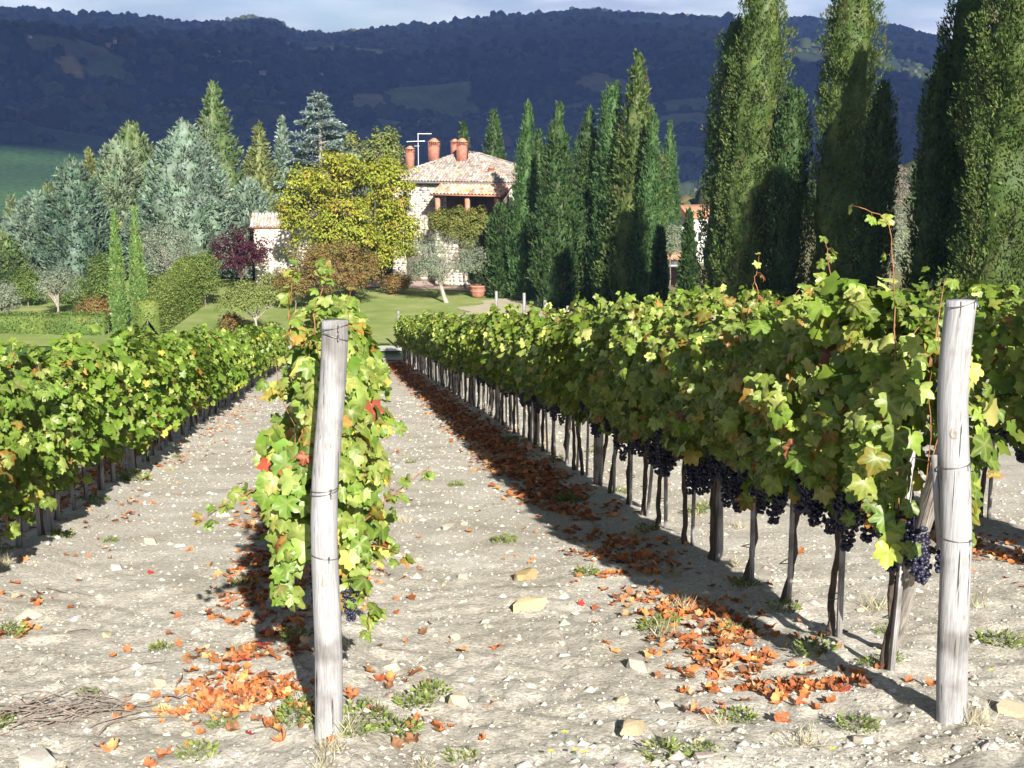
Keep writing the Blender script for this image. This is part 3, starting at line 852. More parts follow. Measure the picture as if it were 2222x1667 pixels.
def conifer(name, x, y, h, r, pal, label, seed, shape='column', clumps=300, per=30, clen=0.9, out=0.5, up=0.9, ksize=0.30,
            kw=0.38, lean=(0, 0), lump=0.22, group=None, cat='cypress tree', base=0.25, rough=0.35, droop=0.0, tuft=0.0):
    rng = np.random.default_rng(seed)
    z0 = float(H(x, y)[0]) - 0.05
    t_ = thing(name, label, cat, (x, y, z0), 0.0, group)
    def env(t):
        if shape == 'column':
            return np.where(t < 0.12, 0.72 + 0.28 * t / 0.12, np.where(t < 0.55, 1.0, np.sqrt(np.clip(1 - ((t - 0.55) / 0.45) ** 1.9, 0, 1)) * 0.93 + 0.07 * (t < 0.995)))
        if shape == 'spire':
            return np.where(t < 0.1, 0.75 + 2.5 * t, np.where(t < 0.45, 1.0, np.clip(1 - ((t - 0.45) / 0.57) ** 1.15, 0, 1) + 0.03))
        if shape == 'egg':
            return np.clip(np.where(t < 0.32, 0.80 + 0.20 * np.sin(t / 0.32 * np.pi / 2), np.clip(1 - ((t - 0.32) / 0.70) ** 2.1, 0, 1)), 0.03, 1)
        if shape == 'cone':
            return np.clip(np.where(t < 0.15, 0.85 + t, 1 - ((t - 0.15) / 0.87) ** 1.05), 0.03, 1)
        if shape == 'needle':
            return np.where(t < 0.2, 0.8 + t, np.clip(1 - ((t - 0.2) / 0.82) ** 1.7, 0.0, 1)) + 0.02
    def lumpf(ph, zz):
        q = np.stack([np.cos(ph) * 1.6 + seed * 3.1, np.sin(ph) * 1.6, zz / max(r, 0.5) * 0.55], 1)
        f = 1 + lump * 2.0 * fbm(q, 3, seed % 97)
        if tuft:
            f = f + tuft * vnoise(np.stack([np.cos(ph) * r * 1.9, np.sin(ph) * r * 1.9, zz * 1.25 + seed], 1), 11)
        return f
    lx, ly = lean
    def bend(z):
        return np.stack([lx * z / h, ly * z / h, 0 * z], 1)
    # core
    zs = np.linspace(base, h * 0.97, 34)
    prof = [(z, max(0.02, r * float(env(np.array([z / h]))[0]) * 0.66)) for z in zs]
    Vc, Fc = lathe_core(prof, 18, rng, seed, 0.25)
    ph = np.arctan2(Vc[:, 1], Vc[:, 0])
    f = np.clip(lumpf(ph, Vc[:, 2]), 0.55, 1.3)
    Vc[:, 0] *= f; Vc[:, 1] *= f
    Vc = Vc + bend(Vc[:, 2])
    Cc = pick(rng, PAL[pal], len(Vc), 0.1)
    # plumes
    tt = rng.uniform(0, 1, clumps * 4)
    keep = rng.uniform(0, 1, len(tt)) < env(tt) * 0.9 + 0.1
    tt = tt[keep][:clumps]
    n = len(tt)
    ph = rng.uniform(0, 2 * np.pi, n)
    zc = base + tt * (h - base - clen * 0.25)
    R_ = r * env(tt) * np.clip(lumpf(ph, zc), 0.6, 1.45) * (1 + rng.normal(0, rough * 0.26, n))
    o3 = np.stack([np.cos(ph), np.sin(ph), 0 * ph], 1)
    ax = unit(o3 * (out * (1 - 0.75 * tt[:, None] ** 3)) + np.array([0, 0, up]) + rng.normal(0, 0.12, (n, 3)))
    cl = clen * rng.uniform(0.6, 1.25, n) * np.clip(0.45 + env(tt), 0.4, 1)
    tip = o3 * R_[:, None] + np.stack([0 * zc, 0 * zc, zc + 0.25 * cl], 1)
    st = tip - ax * cl[:, None]
    a = rng.uniform(0, 1, (n, per)) ** 0.75
    sp = (0.20 * cl[:, None] * np.sin(np.pi * np.clip(a, 0.05, 1) ** 0.8) + 0.02)
    off = rand_unit(rng, n * per).reshape(n, per, 3) * sp[..., None]
    P = st[:, None, :] + ax[:, None, :] * (a * cl[:, None])[..., None] + off
    D = unit(ax[:, None, :] * 1.0 + off / (sp[..., None] + 1e-6) * 0.5 + rng.normal(0, 0.22, (n, per, 3)) - np.array([0, 0, droop]))
    P = P.reshape(-1, 3); D = D.reshape(-1, 3)
    N_ = unit(np.cross(D, rand_unit(rng, len(D))))
    L_ = ksize * rng.uniform(0.6, 1.3, len(P))
    cc = np.repeat(pick(rng, PAL[pal], n, 0.16), per, 0) * (1 + rng.normal(0, 0.12, (n * per, 1)))
    Vk, Fk, Ck = kites(P, D, N_, L_, L_ * kw, np.clip(cc, 0.005, 0.9))
    Vk = Vk + bend(Vk[:, 2])
    # inner twigs closing the crown behind the plumes
    ni = min(1500, int(clumps * 2.4))
    ti = rng.uniform(0, 1, ni * 2); ti = ti[rng.uniform(0, 1, len(ti)) < env(ti)][:ni]; ni = len(ti)
    pi_ = rng.uniform(0, 2 * np.pi, ni); zi = base + ti * (h - base) * 0.97
    ri = r * env(ti) * np.clip(lumpf(pi_, zi), 0.6, 1.4) * rng.uniform(0.62, 0.92, ni)
    oi_ = np.stack([np.cos(pi_), np.sin(pi_), 0 * pi_], 1)
    Pi = oi_ * ri[:, None] + np.stack([0 * zi, 0 * zi, zi], 1)
    Di = unit(np.stack([0 * zi, 0 * zi, np.full(ni, up)], 1) + oi_ * out + rng.normal(0, 0.5, (ni, 3)))
    Ni = unit(oi_ + rng.normal(0, 0.6, (ni, 3))); Ni = unit(Ni - Di * np.sum(Ni * Di, 1, keepdims=True))
    Li = ksize * rng.uniform(1.0, 1.7, ni)
    Vi, Fi, Ci = kites(Pi, Di, Ni, Li, Li * kw * 1.2, pick(rng, PAL[pal], ni, 0.2))
    Vi = Vi + bend(Vi[:, 2])
    V, F, C = join([(Vc, Fc, Cc), (Vk, Fk, Ck), (Vi, Fi, Ci)])
    link('crown', mesh_np('crown', V, F, 'foliage', col=C), t_)
    mb = MB(); mb.tube([(0, 0, -0.3), (0, 0, 0.5 * h * 0.3), (lx * 0.6, ly * 0.6, h * 0.6)], [0.07 * r + 0.09, 0.06 * r + 0.07, 0.03], 8)
    mb.build('trunk', 'bark', t_)
    return t_

def limb_tree(rng, h_trunk, crown_c, crown_r, nlimb, r0, lean=(0, 0), multi=1):
    """branch skeleton: list of (pts, rads) from the base into the crown; returns tips"""
    limbs = []; tips = []
    for m in range(multi):
        bx = 0 if multi == 1 else rng.uniform(-0.15, 0.15); by = 0 if multi == 1 else rng.uniform(-0.15, 0.15)
        top = np.array([lean[0], lean[1], h_trunk])
        mid = np.array([lean[0] * 0.35 + rng.normal(0, 0.05), lean[1] * 0.35, h_trunk * 0.5])
        limbs.append((np.array([(bx, by, -0.2), (bx * 0.9, by * 0.9, 0.1), mid, top]), np.array([r0 * 1.35, r0, r0 * 0.8, r0 * 0.7])))
        for k in range(nlimb):
            d = rand_unit(rng, 1)[0]
            d[2] = abs(d[2]) * 0.9 - 0.12
            e = np.array(crown_c) + d * np.array(crown_r) * rng.uniform(0.55, 0.9)
            q = top * 0.45 + e * 0.55 + rng.normal(0, 0.12, 3) * np.array(crown_r) * 0.6
            q[2] = max(q[2], h_trunk * 1.02)
            pts = np.array([top, top * 0.7 + q * 0.3 + (0, 0, 0.05), q, e])
            limbs.append((pts, np.array([r0 * 0.55, r0 * 0.42, r0 * 0.25, r0 * 0.08])))
            tips.append(e)
            for j in range(3):
                d2 = unit(d + rng.normal(0, 0.6, 3))
                e2 = np.array(crown_c) + d2 * np.array(crown_r) * rng.uniform(0.6, 0.97)
                limbs.append((np.array([q, q * 0.5 + e2 * 0.5 + rng.normal(0, 0.08, 3), e2]), np.array([r0 * 0.2, r0 * 0.13, r0 * 0.04])))
                tips.append(e2)
    return limbs, np.array(tips)

def broadleaf(name, x, y, label, seed, crown_c, crown_r, pal, h_trunk, r0, leaf=0.2, lw=0.5, clusters=140, per=60, csize=0.7, nlimb=8,
              lean=(0, 0), multi=1, bark='bark', cat='tree', group=None, outline=0.3, flat=0.75, upb=0.5, droop=0.25, shell=0.45, foliage='crown', lobes=None, bottom=-0.75):
    rng = np.random.default_rng(seed)
    z0 = float(H(x, y)[0]) - 0.03
    t_ = thing(name, label, cat, (x, y, z0), 0.0, group)
    limbs, tips = limb_tree(rng, h_trunk, crown_c, crown_r, nlimb, r0, lean, multi)
    mb = MB()
    for p, rr in limbs:
        mb.tube(p, rr, 7, cap=False)
    mb.build('trunk', bark, t_, True)
    cc = np.array(crown_c); cr = np.array(crown_r)
    d = rand_unit(rng, clusters * 3)
    d = d[d[:, 2] > bottom][:clusters]
    n = len(d)
    rad = (shell + (1 - shell) * rng.uniform(0, 1, n) ** 0.5)
    rad *= 1 + outline * fbm(d * 1.7 + seed, 3, seed % 50) * 1.6
    ce = cc + d * cr * rad[:, None]
    if lobes:
        k = rng.choice(len(lobes), n)
        lc = np.array([l[0] for l in lobes]); lr = np.array([l[1] for l in lobes])
        ce = lc[k] + d * lr[k] * rad[:, None]
    cs = csize * rng.uniform(0.6, 1.35, n)
    q = rand_unit(rng, n * per).reshape(n, per, 3) * (rng.uniform(0, 1, (n, per, 1)) ** 0.4)
    P = ce[:, None, :] + q * cs[:, None, None] * np.array([1, 1, flat])
    P = P.reshape(-1, 3)
    outd = unit(unit(q).reshape(-1, 3) * 0.6 + np.repeat(d, per, 0) * 0.5 + rng.normal(0, 0.3, (n * per, 3)))
    N_ = unit(outd + np.array([0, 0, upb]) + rng.normal(0, 0.35, outd.shape))
    D = rand_unit(rng, len(P)) + outd * 0.4 - np.array([0, 0, droop])
    D = unit(D - N_ * np.sum(D * N_, 1, keepdims=True))
    L_ = leaf * rng.uniform(0.6, 1.3, len(P))
    C = np.repeat(pick(rng, PAL[pal], n, 0.12), per, 0) * 0.45 + pick(rng, PAL[pal], n * per, 0.14) * 0.55
    V, F, C = kites(P, D, N_, L_, L_ * lw, C)
    link(foliage, mesh_np(foliage, V, F, 'foliage', col=C), t_)
    return t_

def hedge(name, path, width, heights, pal, label, seed, leaf=0.16, dens=160, cat='hedge', lump=0.12, lw=0.5):
    """clipped hedge along a ground polyline: dense core and a skin of leaves"""
    rng = np.random.default_rng(seed)
    P = np.array(path, float)
    x0, y0 = P[0]
    z0 = float(H(x0, y0)[0])
    t_ = thing(name, label, cat, (x0, y0, z0))
    seg = np.linalg.norm(np.diff(P, axis=0), axis=1); cum = np.concatenate([[0], np.cumsum(seg)])
    m = max(8, int(cum[-1] / 0.6))
    ss = np.linspace(0, cum[-1], m)
    cx = np.interp(ss, cum, P[:, 0]); cy = np.interp(ss, cum, P[:, 1]); hh = np.interp(ss, cum, heights)
    tx = np.gradient(cx); ty = np.gradient(cy); ln = np.hypot(tx, ty); nx, ny = ty / ln, -tx / ln
    gz = H(cx, cy) - z0
    sec = [(-1, 0.0), (-1.0, 0.45), (-0.97, 0.85), (-0.8, 1.0), (0, 1.04), (0.8, 1.0), (0.97, 0.85), (1.0, 0.45), (1, 0.0)]
    k = len(sec)
    V = []
    for a, b in sec:
        V.append(np.stack([cx + nx * a * width / 2 - x0, cy + ny * a * width / 2 - y0, gz - 0.05 + b * hh], 1))
    V = np.stack(V, 1)
    ctr = np.stack([cx - x0, cy - y0, gz + hh * 0.5], 1)[:, None, :]
    nn = fbm(V.reshape(-1, 3) * 0.9 + seed, 3, seed % 31).reshape(m, k)
    d = unit(V - ctr)
    V = V + d * (nn * lump * 2.0 - leaf * 0.4)[..., None]
    Vf = V.reshape(-1, 3)
    i = (np.arange(m - 1)[:, None] * k + np.arange(k - 1)[None, :]).ravel()
    Q = np.stack([i, i + k, i + k + 1, i + 1], 1)
    caps = []
    for e, rev in ((0, False), (m - 1, True)):
        c = len(Vf)
        Vf = np.concatenate([Vf, ctr[e] ])
        idx = [e * k + j for j in range(k)]
        for j in range(k - 1):
            tri = (c, idx[j], idx[j + 1])
            caps.append(tri[::-1] if rev else tri)
    T = np.concatenate([np.stack([Q[:, 0], Q[:, 1], Q[:, 2]], 1), np.stack([Q[:, 0], Q[:, 2], Q[:, 3]], 1), np.array(caps)])
    # leaves over the skin
    A = Vf[T]; nrm = np.cross(A[:, 1] - A[:, 0], A[:, 2] - A[:, 0]); ar = np.linalg.norm(nrm, axis=1) / 2; nrm = unit(nrm)
    cen = A.mean(1); flip = np.sum(nrm * (cen - ctr.reshape(-1, 3)[np.clip((np.argmin(np.abs(cen[:, None, 0] - ctr[None, :, 0, 0]) + np.abs(cen[:, None, 1] - ctr[None, :, 0, 1]), 1)), 0, m - 1)]), 1) < 0
    nrm[flip] *= -1
    nl = int(ar.sum() * dens)
    ti = rng.choice(len(T), nl, p=ar / ar.sum())
    u_ = rng.uniform(0, 1, (nl, 2)); su = u_.sum(1) > 1; u_[su] = 1 - u_[su]
    Pp = A[ti, 0] + u_[:, :1] * (A[ti, 1] - A[ti, 0]) + u_[:, 1:] * (A[ti, 2] - A[ti, 0])
    Pp = Pp + nrm[ti] * rng.normal(0.0, leaf * 0.45, (nl, 1))
    N_ = unit(nrm[ti] + rng.normal(0, 0.55, (nl, 3)) + np.array([0, 0, 0.25]))
    D = unit(np.cross(N_, rand_unit(rng, nl)) + nrm[ti] * 0.5)
    L_ = leaf * rng.uniform(0.6, 1.4, nl)
    C = pick(rng, PAL[pal], nl, 0.2)
    Vk, Fk, Ck = kites(Pp, D, N_, L_, L_ * lw, C)
    Vj, Fj, Cj = join([(Vf, T, pick(rng, PAL[pal], len(Vf), 0.1)), (Vk, Fk, Ck)])
    link('foliage', mesh_np('foliage', Vj, Fj, 'foliage', col=Cj), t_)
    for j in range(0, m, max(1, m // 6)):
        MB().tube([(cx[j] - x0, cy[j] - y0, gz[j] - 0.2), (cx[j] - x0, cy[j] - y0, gz[j] + hh[j] * 0.6)], [0.05, 0.03], 5).build('stem', 'bark', t_)
    return t_

def cedar(x, y, h, r, label, seed):
    rng = np.random.default_rng(seed)
    z0 = float(H(x, y)[0])
    t_ = thing('blue_cedar', label, 'cedar tree', (x, y, z0))
    mb = MB(); mb.tube([(0, 0, -0.3), (0.05, 0, h * 0.5), (0, 0, h * 0.97)], [0.32, 0.2, 0.03], 9)
    parts = []
    nb = 84
    for b in range(nb):
        t = (b + rng.uniform(0, 1)) / nb
        z = h * (0.22 + 0.75 * t)
        ph = b * 2.4 + rng.uniform(-0.3, 0.3)
        ln = r * (1 - t ** 1.5) * rng.uniform(0.55, 1.2) + 0.35
        o = np.array([math.cos(ph), math.sin(ph), 0])
        rise = rng.uniform(0.10, 0.42)
        q = np.linspace(0, 1, 7)
        pts = np.array([(0, 0, z)]) + o * (q * ln)[:, None] + np.array([0, 0, 1.0]) * (rise * q * ln - 0.20 * q ** 2 * ln)[:, None]
        mb.tube(pts, np.linspace(0.06, 0.012, 7), 5, cap=False)
        side = np.array([-o[1], o[0], 0])
        n = int(70 + 95 * ln)
        a = rng.uniform(0.15, 1, n) ** 0.8
        base = np.stack([np.interp(a, q, pts[:, i]) for i in range(3)], 1)
        wl = (1.05 - a) * 0.33 * ln + 0.14
        sd = rng.uniform(-1, 1, n)
        P = base + side * (sd * wl)[:, None] + np.array([0, 0, -0.35]) * (np.abs(sd) * wl)[:, None] + rng.normal(0, 0.04, (n, 3))
        D = unit(o * 0.8 + side * (sd * 0.9)[:, None] + np.array([0, 0, 0.25]) + rng.normal(0, 0.4, (n, 3)))
        N_ = unit(np.array([0, 0, 1.0]) + rng.normal(0, 0.5, (n, 3)))
        N_ = unit(N_ - D * np.sum(N_ * D, 1, keepdims=True))
        L_ = rng.uniform(0.20, 0.42, n)
        parts.append(kites(P, D, N_, L_, L_ * 0.32, pick(rng, PAL['cedar'], n, 0.15)))
    V, F, C = join(parts)
    link('crown', mesh_np('crown', V, F, 'foliage', col=C), t_)
    mb.build('trunk', 'pale_bark', t_)
    return t_

def tall(v_top, Y, x):
    return zat(v_top, Y) - float(H(x, Y)[0])

def place_conifer(name, u, Y, vtop, wpx, pal, label, seed, ulean=0, **kw):
    """tree at photograph column u, forward distance Y, top at row vtop, crown wpx pixels wide"""
    x = at(u, Y)
    h = tall(vtop, Y, x)
    r = wpx / 2 / FPX * Y
    return conifer(name, x, Y, h, r, pal, label, seed, lean=(ulean / FPX * Y, 0), **kw)

def all_trees():
    CY = 'cypresses along the drive'
    # name, u, Y, top, width, palette, shape, label, lean px
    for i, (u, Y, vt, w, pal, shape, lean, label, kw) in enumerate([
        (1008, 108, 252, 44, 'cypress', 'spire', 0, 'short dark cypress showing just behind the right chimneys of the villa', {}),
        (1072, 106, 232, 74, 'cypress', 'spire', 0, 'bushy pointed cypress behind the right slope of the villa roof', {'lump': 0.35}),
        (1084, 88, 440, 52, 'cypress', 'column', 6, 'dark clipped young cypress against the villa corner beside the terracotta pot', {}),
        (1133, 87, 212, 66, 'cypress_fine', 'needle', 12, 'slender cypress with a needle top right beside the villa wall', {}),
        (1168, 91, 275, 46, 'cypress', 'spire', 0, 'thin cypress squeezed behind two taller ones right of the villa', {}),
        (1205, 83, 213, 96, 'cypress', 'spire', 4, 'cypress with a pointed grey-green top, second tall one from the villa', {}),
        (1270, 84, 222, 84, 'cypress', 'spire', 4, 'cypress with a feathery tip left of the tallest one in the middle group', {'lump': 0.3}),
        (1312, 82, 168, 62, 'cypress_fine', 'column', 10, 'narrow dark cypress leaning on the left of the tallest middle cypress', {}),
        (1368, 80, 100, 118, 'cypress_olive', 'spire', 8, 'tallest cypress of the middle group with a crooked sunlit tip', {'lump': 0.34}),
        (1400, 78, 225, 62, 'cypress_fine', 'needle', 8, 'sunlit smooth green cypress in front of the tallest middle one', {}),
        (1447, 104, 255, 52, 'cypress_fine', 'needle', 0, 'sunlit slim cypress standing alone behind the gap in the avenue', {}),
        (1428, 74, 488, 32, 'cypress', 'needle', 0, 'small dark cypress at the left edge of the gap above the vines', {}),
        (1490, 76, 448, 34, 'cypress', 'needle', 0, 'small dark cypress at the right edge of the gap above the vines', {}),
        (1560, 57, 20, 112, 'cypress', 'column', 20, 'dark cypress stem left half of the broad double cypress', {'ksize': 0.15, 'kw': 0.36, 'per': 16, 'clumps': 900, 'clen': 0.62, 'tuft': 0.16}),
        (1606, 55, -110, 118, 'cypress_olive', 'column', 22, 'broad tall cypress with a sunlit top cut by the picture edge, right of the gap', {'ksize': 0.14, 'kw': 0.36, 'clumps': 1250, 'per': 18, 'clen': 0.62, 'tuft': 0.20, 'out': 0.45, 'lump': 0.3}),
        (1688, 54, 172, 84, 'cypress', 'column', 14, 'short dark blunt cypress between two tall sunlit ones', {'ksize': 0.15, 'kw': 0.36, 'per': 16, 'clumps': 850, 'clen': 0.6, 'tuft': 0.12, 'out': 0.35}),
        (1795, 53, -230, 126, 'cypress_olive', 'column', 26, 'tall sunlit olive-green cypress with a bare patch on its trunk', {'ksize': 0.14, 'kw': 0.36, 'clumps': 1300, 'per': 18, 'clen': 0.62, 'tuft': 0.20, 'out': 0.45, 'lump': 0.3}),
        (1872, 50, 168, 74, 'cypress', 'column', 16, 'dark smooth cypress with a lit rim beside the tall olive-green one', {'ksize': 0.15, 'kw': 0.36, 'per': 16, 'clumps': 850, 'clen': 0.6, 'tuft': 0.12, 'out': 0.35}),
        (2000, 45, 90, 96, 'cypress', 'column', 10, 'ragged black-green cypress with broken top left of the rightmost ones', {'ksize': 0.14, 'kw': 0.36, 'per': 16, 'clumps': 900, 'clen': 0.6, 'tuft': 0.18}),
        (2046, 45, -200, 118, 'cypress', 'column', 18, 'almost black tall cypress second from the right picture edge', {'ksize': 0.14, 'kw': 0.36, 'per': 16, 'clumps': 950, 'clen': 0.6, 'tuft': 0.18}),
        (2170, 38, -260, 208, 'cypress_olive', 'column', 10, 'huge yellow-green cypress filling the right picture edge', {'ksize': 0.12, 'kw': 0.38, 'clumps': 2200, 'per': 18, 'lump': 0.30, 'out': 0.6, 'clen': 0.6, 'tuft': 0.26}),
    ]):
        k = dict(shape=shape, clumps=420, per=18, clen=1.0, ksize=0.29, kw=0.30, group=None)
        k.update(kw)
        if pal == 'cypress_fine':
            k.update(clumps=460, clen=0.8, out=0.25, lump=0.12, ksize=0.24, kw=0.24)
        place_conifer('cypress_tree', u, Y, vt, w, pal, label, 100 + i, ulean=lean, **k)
    # the avenue goes on outside the picture on the right
    for i, (x, y, h, r) in enumerate([(16.6, 36.2, 15.5, 1.3), (18.6, 33.4, 16, 1.35), (22.5, 30, 15.5, 1.5), (28.5, 25, 16, 1.5), (33.5, 19, 15, 1.5)]):
        conifer('cypress_tree', x, y, h, r, 'cypress', 'tall cypress of the avenue standing outside the right picture edge', 140 + i,
                shape='column', clumps=260, per=16, ksize=0.4, group='cypresses beyond the right picture edge')

    # conifer screen on the left
    for i, (u, Y, vt, w, pal, shape, label, kw) in enumerate([
        (478, 112, 168, 150, 'green', 'cone', 'tallest green conifer at the top of the left screen', {'lump': 0.4}),
        (462, 106, 250, 120, 'grey_green', 'cone', 'light green conifer growing against the tallest one', {'lump': 0.35}),
        (415, 98, 252, 172, 'blue', 'egg', 'big egg-shaped silver-blue conifer with two tips', {}),
        (300, 106, 258, 112, 'green', 'egg', 'green feather-topped conifer left of the big silver-blue one', {'lump': 0.4}),
        (268, 101, 290, 110, 'grey_green', 'egg', 'grey-green conifer in front of the feather-topped one', {}),
        (208, 104, 318, 74, 'yellow_green', 'cone', 'narrow yellow-green conifer between two silver ones on the left', {'lump': 0.4}),
        (330, 97, 420, 90, 'blue_dark', 'egg', 'low blue-grey conifer at the foot of the big silver-blue one', {}),
        (172, 95, 336, 128, 'blue_dark', 'egg', 'broad blue-green conifer with small peaks left of the thin twin cypresses', {}),
        (236, 98, 420, 80, 'yellow_green', 'cone', 'dull green conifer in the dark gap behind the thin twin cypresses', {}),
        (92, 97, 410, 120, 'blue', 'egg', 'pale silver conifer near the left picture edge', {}),
        (118, 102, 395, 60, 'yellow_green', 'cone', 'thin yellowish conifer tip behind the pale silver one', {}),
        (36, 99, 420, 56, 'grey_green', 'cone', 'slim grey-green conifer closest to the left picture edge', {'lump': 0.4}),
        (8, 95, 500, 90, 'green', 'egg', 'low green conifer cut by the left picture edge', {}),
        (572, 103, 262, 108, 'yellow_green', 'cone', 'yellowish green conifer between the tallest conifer and the cedar', {'lump': 0.35}),
        (622, 110, 250, 66, 'blue', 'cone', 'narrow silver conifer tip just left of the cedar', {}),
        (545, 99, 380, 90, 'blue', 'egg', 'silver conifer low in front of the yellowish one', {}),
        (516, 104, 400, 90, 'green', 'egg', 'green conifer low behind the purple plum', {}),
    ]):
        k = dict(shape=shape, clumps=420, per=19, clen=1.25, out=0.85, up=0.75, ksize=0.36, kw=0.30, lump=0.25, cat='conifer', group=None)
        k.update(kw)
        w = w * 1.28
        place_conifer('conifer', u, Y, vt, w, pal, label, 200 + i, **k)
    x = at(702, 102)
    cedar(x, 102, tall(192, 102, x), 4.6, 'spreading blue cedar with tiered drooping branches behind the yellow tree', 31)
    for i, (u, vt, vb, w) in enumerate([(262, 455, 728, 28), (305, 446, 722, 30)]):
        Y = 73.5 - i * 0.6
        place_conifer('young_cypress', u, Y, vt, w, 'young', ['left one of the two thin bright cypresses at the hedge corner', 'right one of the two thin bright cypresses at the hedge corner'][i],
                      240 + i, shape='needle', clumps=380, per=22, clen=0.5, out=0.18, up=1.0, ksize=0.20, kw=0.22, lump=0.10, base=0.05)

    # broadleaf trees and shrubs
    x = at(764, 89); zc = zat(470, 89) - float(H(x, 89)[0])
    broadleaf('yellow_tree', x, 89, 'large round tree with yellow-green autumn leaves in front of the villa', 51, (0, 0, zc), (4.5, 4.0, 4.4), 'walnut', 2.0, 0.24,
              leaf=0.23, lw=0.5, clusters=500, per=60, csize=0.58, nlimb=10, outline=0.30, shell=0.5, droop=0.6,
              lobes=[((-0.3, 0, zc), (4.2, 3.9, 4.2)), ((0.6, 0, zc + 0.3), (3.9, 3.6, 4.1)), ((2.6, 0, zc + 2.0), (1.7, 1.7, 1.9)), ((3.0, 0, zc - 1.2), (1.6, 1.7, 2.2)), ((-2.8, 0, zc + 0.8), (1.9, 1.9, 2.2)), ((-0.6, 0, zc + 2.9), (1.9, 1.9, 1.6)), ((0.3, -1.2, zc - 2.0), (2.9, 1.8, 1.6)), ((0.2, -2.0, zc - 0.3), (2.4, 1.4, 1.8))])
    x = at(838, 103); zc = zat(345, 103) - float(H(x, 103)[0])
    broadleaf('green_tree', x, 103, 'yellowish tree top peeping over the large autumn tree by the antenna', 52, (0, 0, zc), (1.7, 1.7, 2.3), 'fruit', 3.5, 0.18,
              leaf=0.24, clusters=90, per=46, csize=0.5)
    x = at(745, 104); zc = zat(330, 104) - float(H(x, 104)[0])
    broadleaf('green_tree', x, 104, 'olive-green tree top between the cedar and the large autumn tree', 53, (0, 0, zc), (1.9, 1.7, 1.5), 'yellow_green', 3.5, 0.18,
              leaf=0.24, clusters=80, per=46, csize=0.5)
    x = at(525, 91); zc = zat(545, 91) - float(H(x, 91)[0])
    broadleaf('purple_plum', x, 91, 'dark purple leaved plum tree in front of the white stone wall', 54, (0, 0, zc), (1.95, 1.7, 1.75), 'plum', 1.0, 0.10,
              leaf=0.17, clusters=120, per=40, csize=0.42, outline=0.35, shell=0.3)
    x = at(556, 72.5); zc = zat(650, 72.5) - float(H(x, 72.5)[0])
    broadleaf('fruit_tree', x, 72.5, 'small pale trunked fruit tree with open crown on the lawn', 55, (-0.25, 0, zc), (1.75, 1.5, 1.0), 'fruit', 0.95, 0.085,
              leaf=0.13, clusters=110, per=44, csize=0.34, nlimb=7, bark='pale_bark', outline=0.4, shell=0.3, bottom=-0.5)
    x = at(968, 86); zc = zat(560, 86) - float(H(x, 86)[0])
    broadleaf('olive_tree', x, 86, 'silvery olive tree with twisted trunk on the lawn before the villa', 56, (-0.6, 0, zc), (2.35, 2.0, 1.85), 'olive', 1.2, 0.17,
              leaf=0.14, lw=0.28, clusters=240, per=62, csize=0.48, nlimb=9, lean=(-0.35, 0), bark='pale_bark', outline=0.25, shell=0.3,
              lobes=[((-0.55, 0, zc + 0.15), (2.0, 1.8, 1.75)), ((1.55, 0.2, zc - 0.1), (0.95, 1.0, 1.15)), ((-1.2, 0, zc - 0.6), (1.5, 1.4, 0.9))])
    x = at(368, 90); zc = zat(548, 90) - float(H(x, 90)[0])
    broadleaf('olive_tree', x, 90, 'large grey olive tree behind the sloping hedge', 57, (0, 0, zc), (1.9, 1.7, 1.9), 'olive', 0.9, 0.13,
              leaf=0.15, lw=0.3, clusters=160, per=56, csize=0.5, bark='pale_bark')
    x = at(128, 79); zc = zat(615, 79) - float(H(x, 79)[0])
    broadleaf('olive_tree', x, 79, 'small grey olive tree with white stems on the left lawn', 58, (0, 0, zc), (1.25, 1.2, 1.0), 'olive', 0.7, 0.09,
              leaf=0.14, lw=0.3, clusters=90, per=50, csize=0.38, bark='pale_bark', outline=0.4, shell=0.2)
    x = at(12, 77); zc = zat(650, 77) - float(H(x, 77)[0])
    broadleaf('olive_shrub', x, 77, 'pale olive shrub at the left picture edge', 59, (0, 0, zc), (0.95, 0.9, 0.95), 'olive', 0.4, 0.07,
              leaf=0.14, lw=0.32, clusters=90, per=46, csize=0.34, bark='pale_bark', cat='shrub')
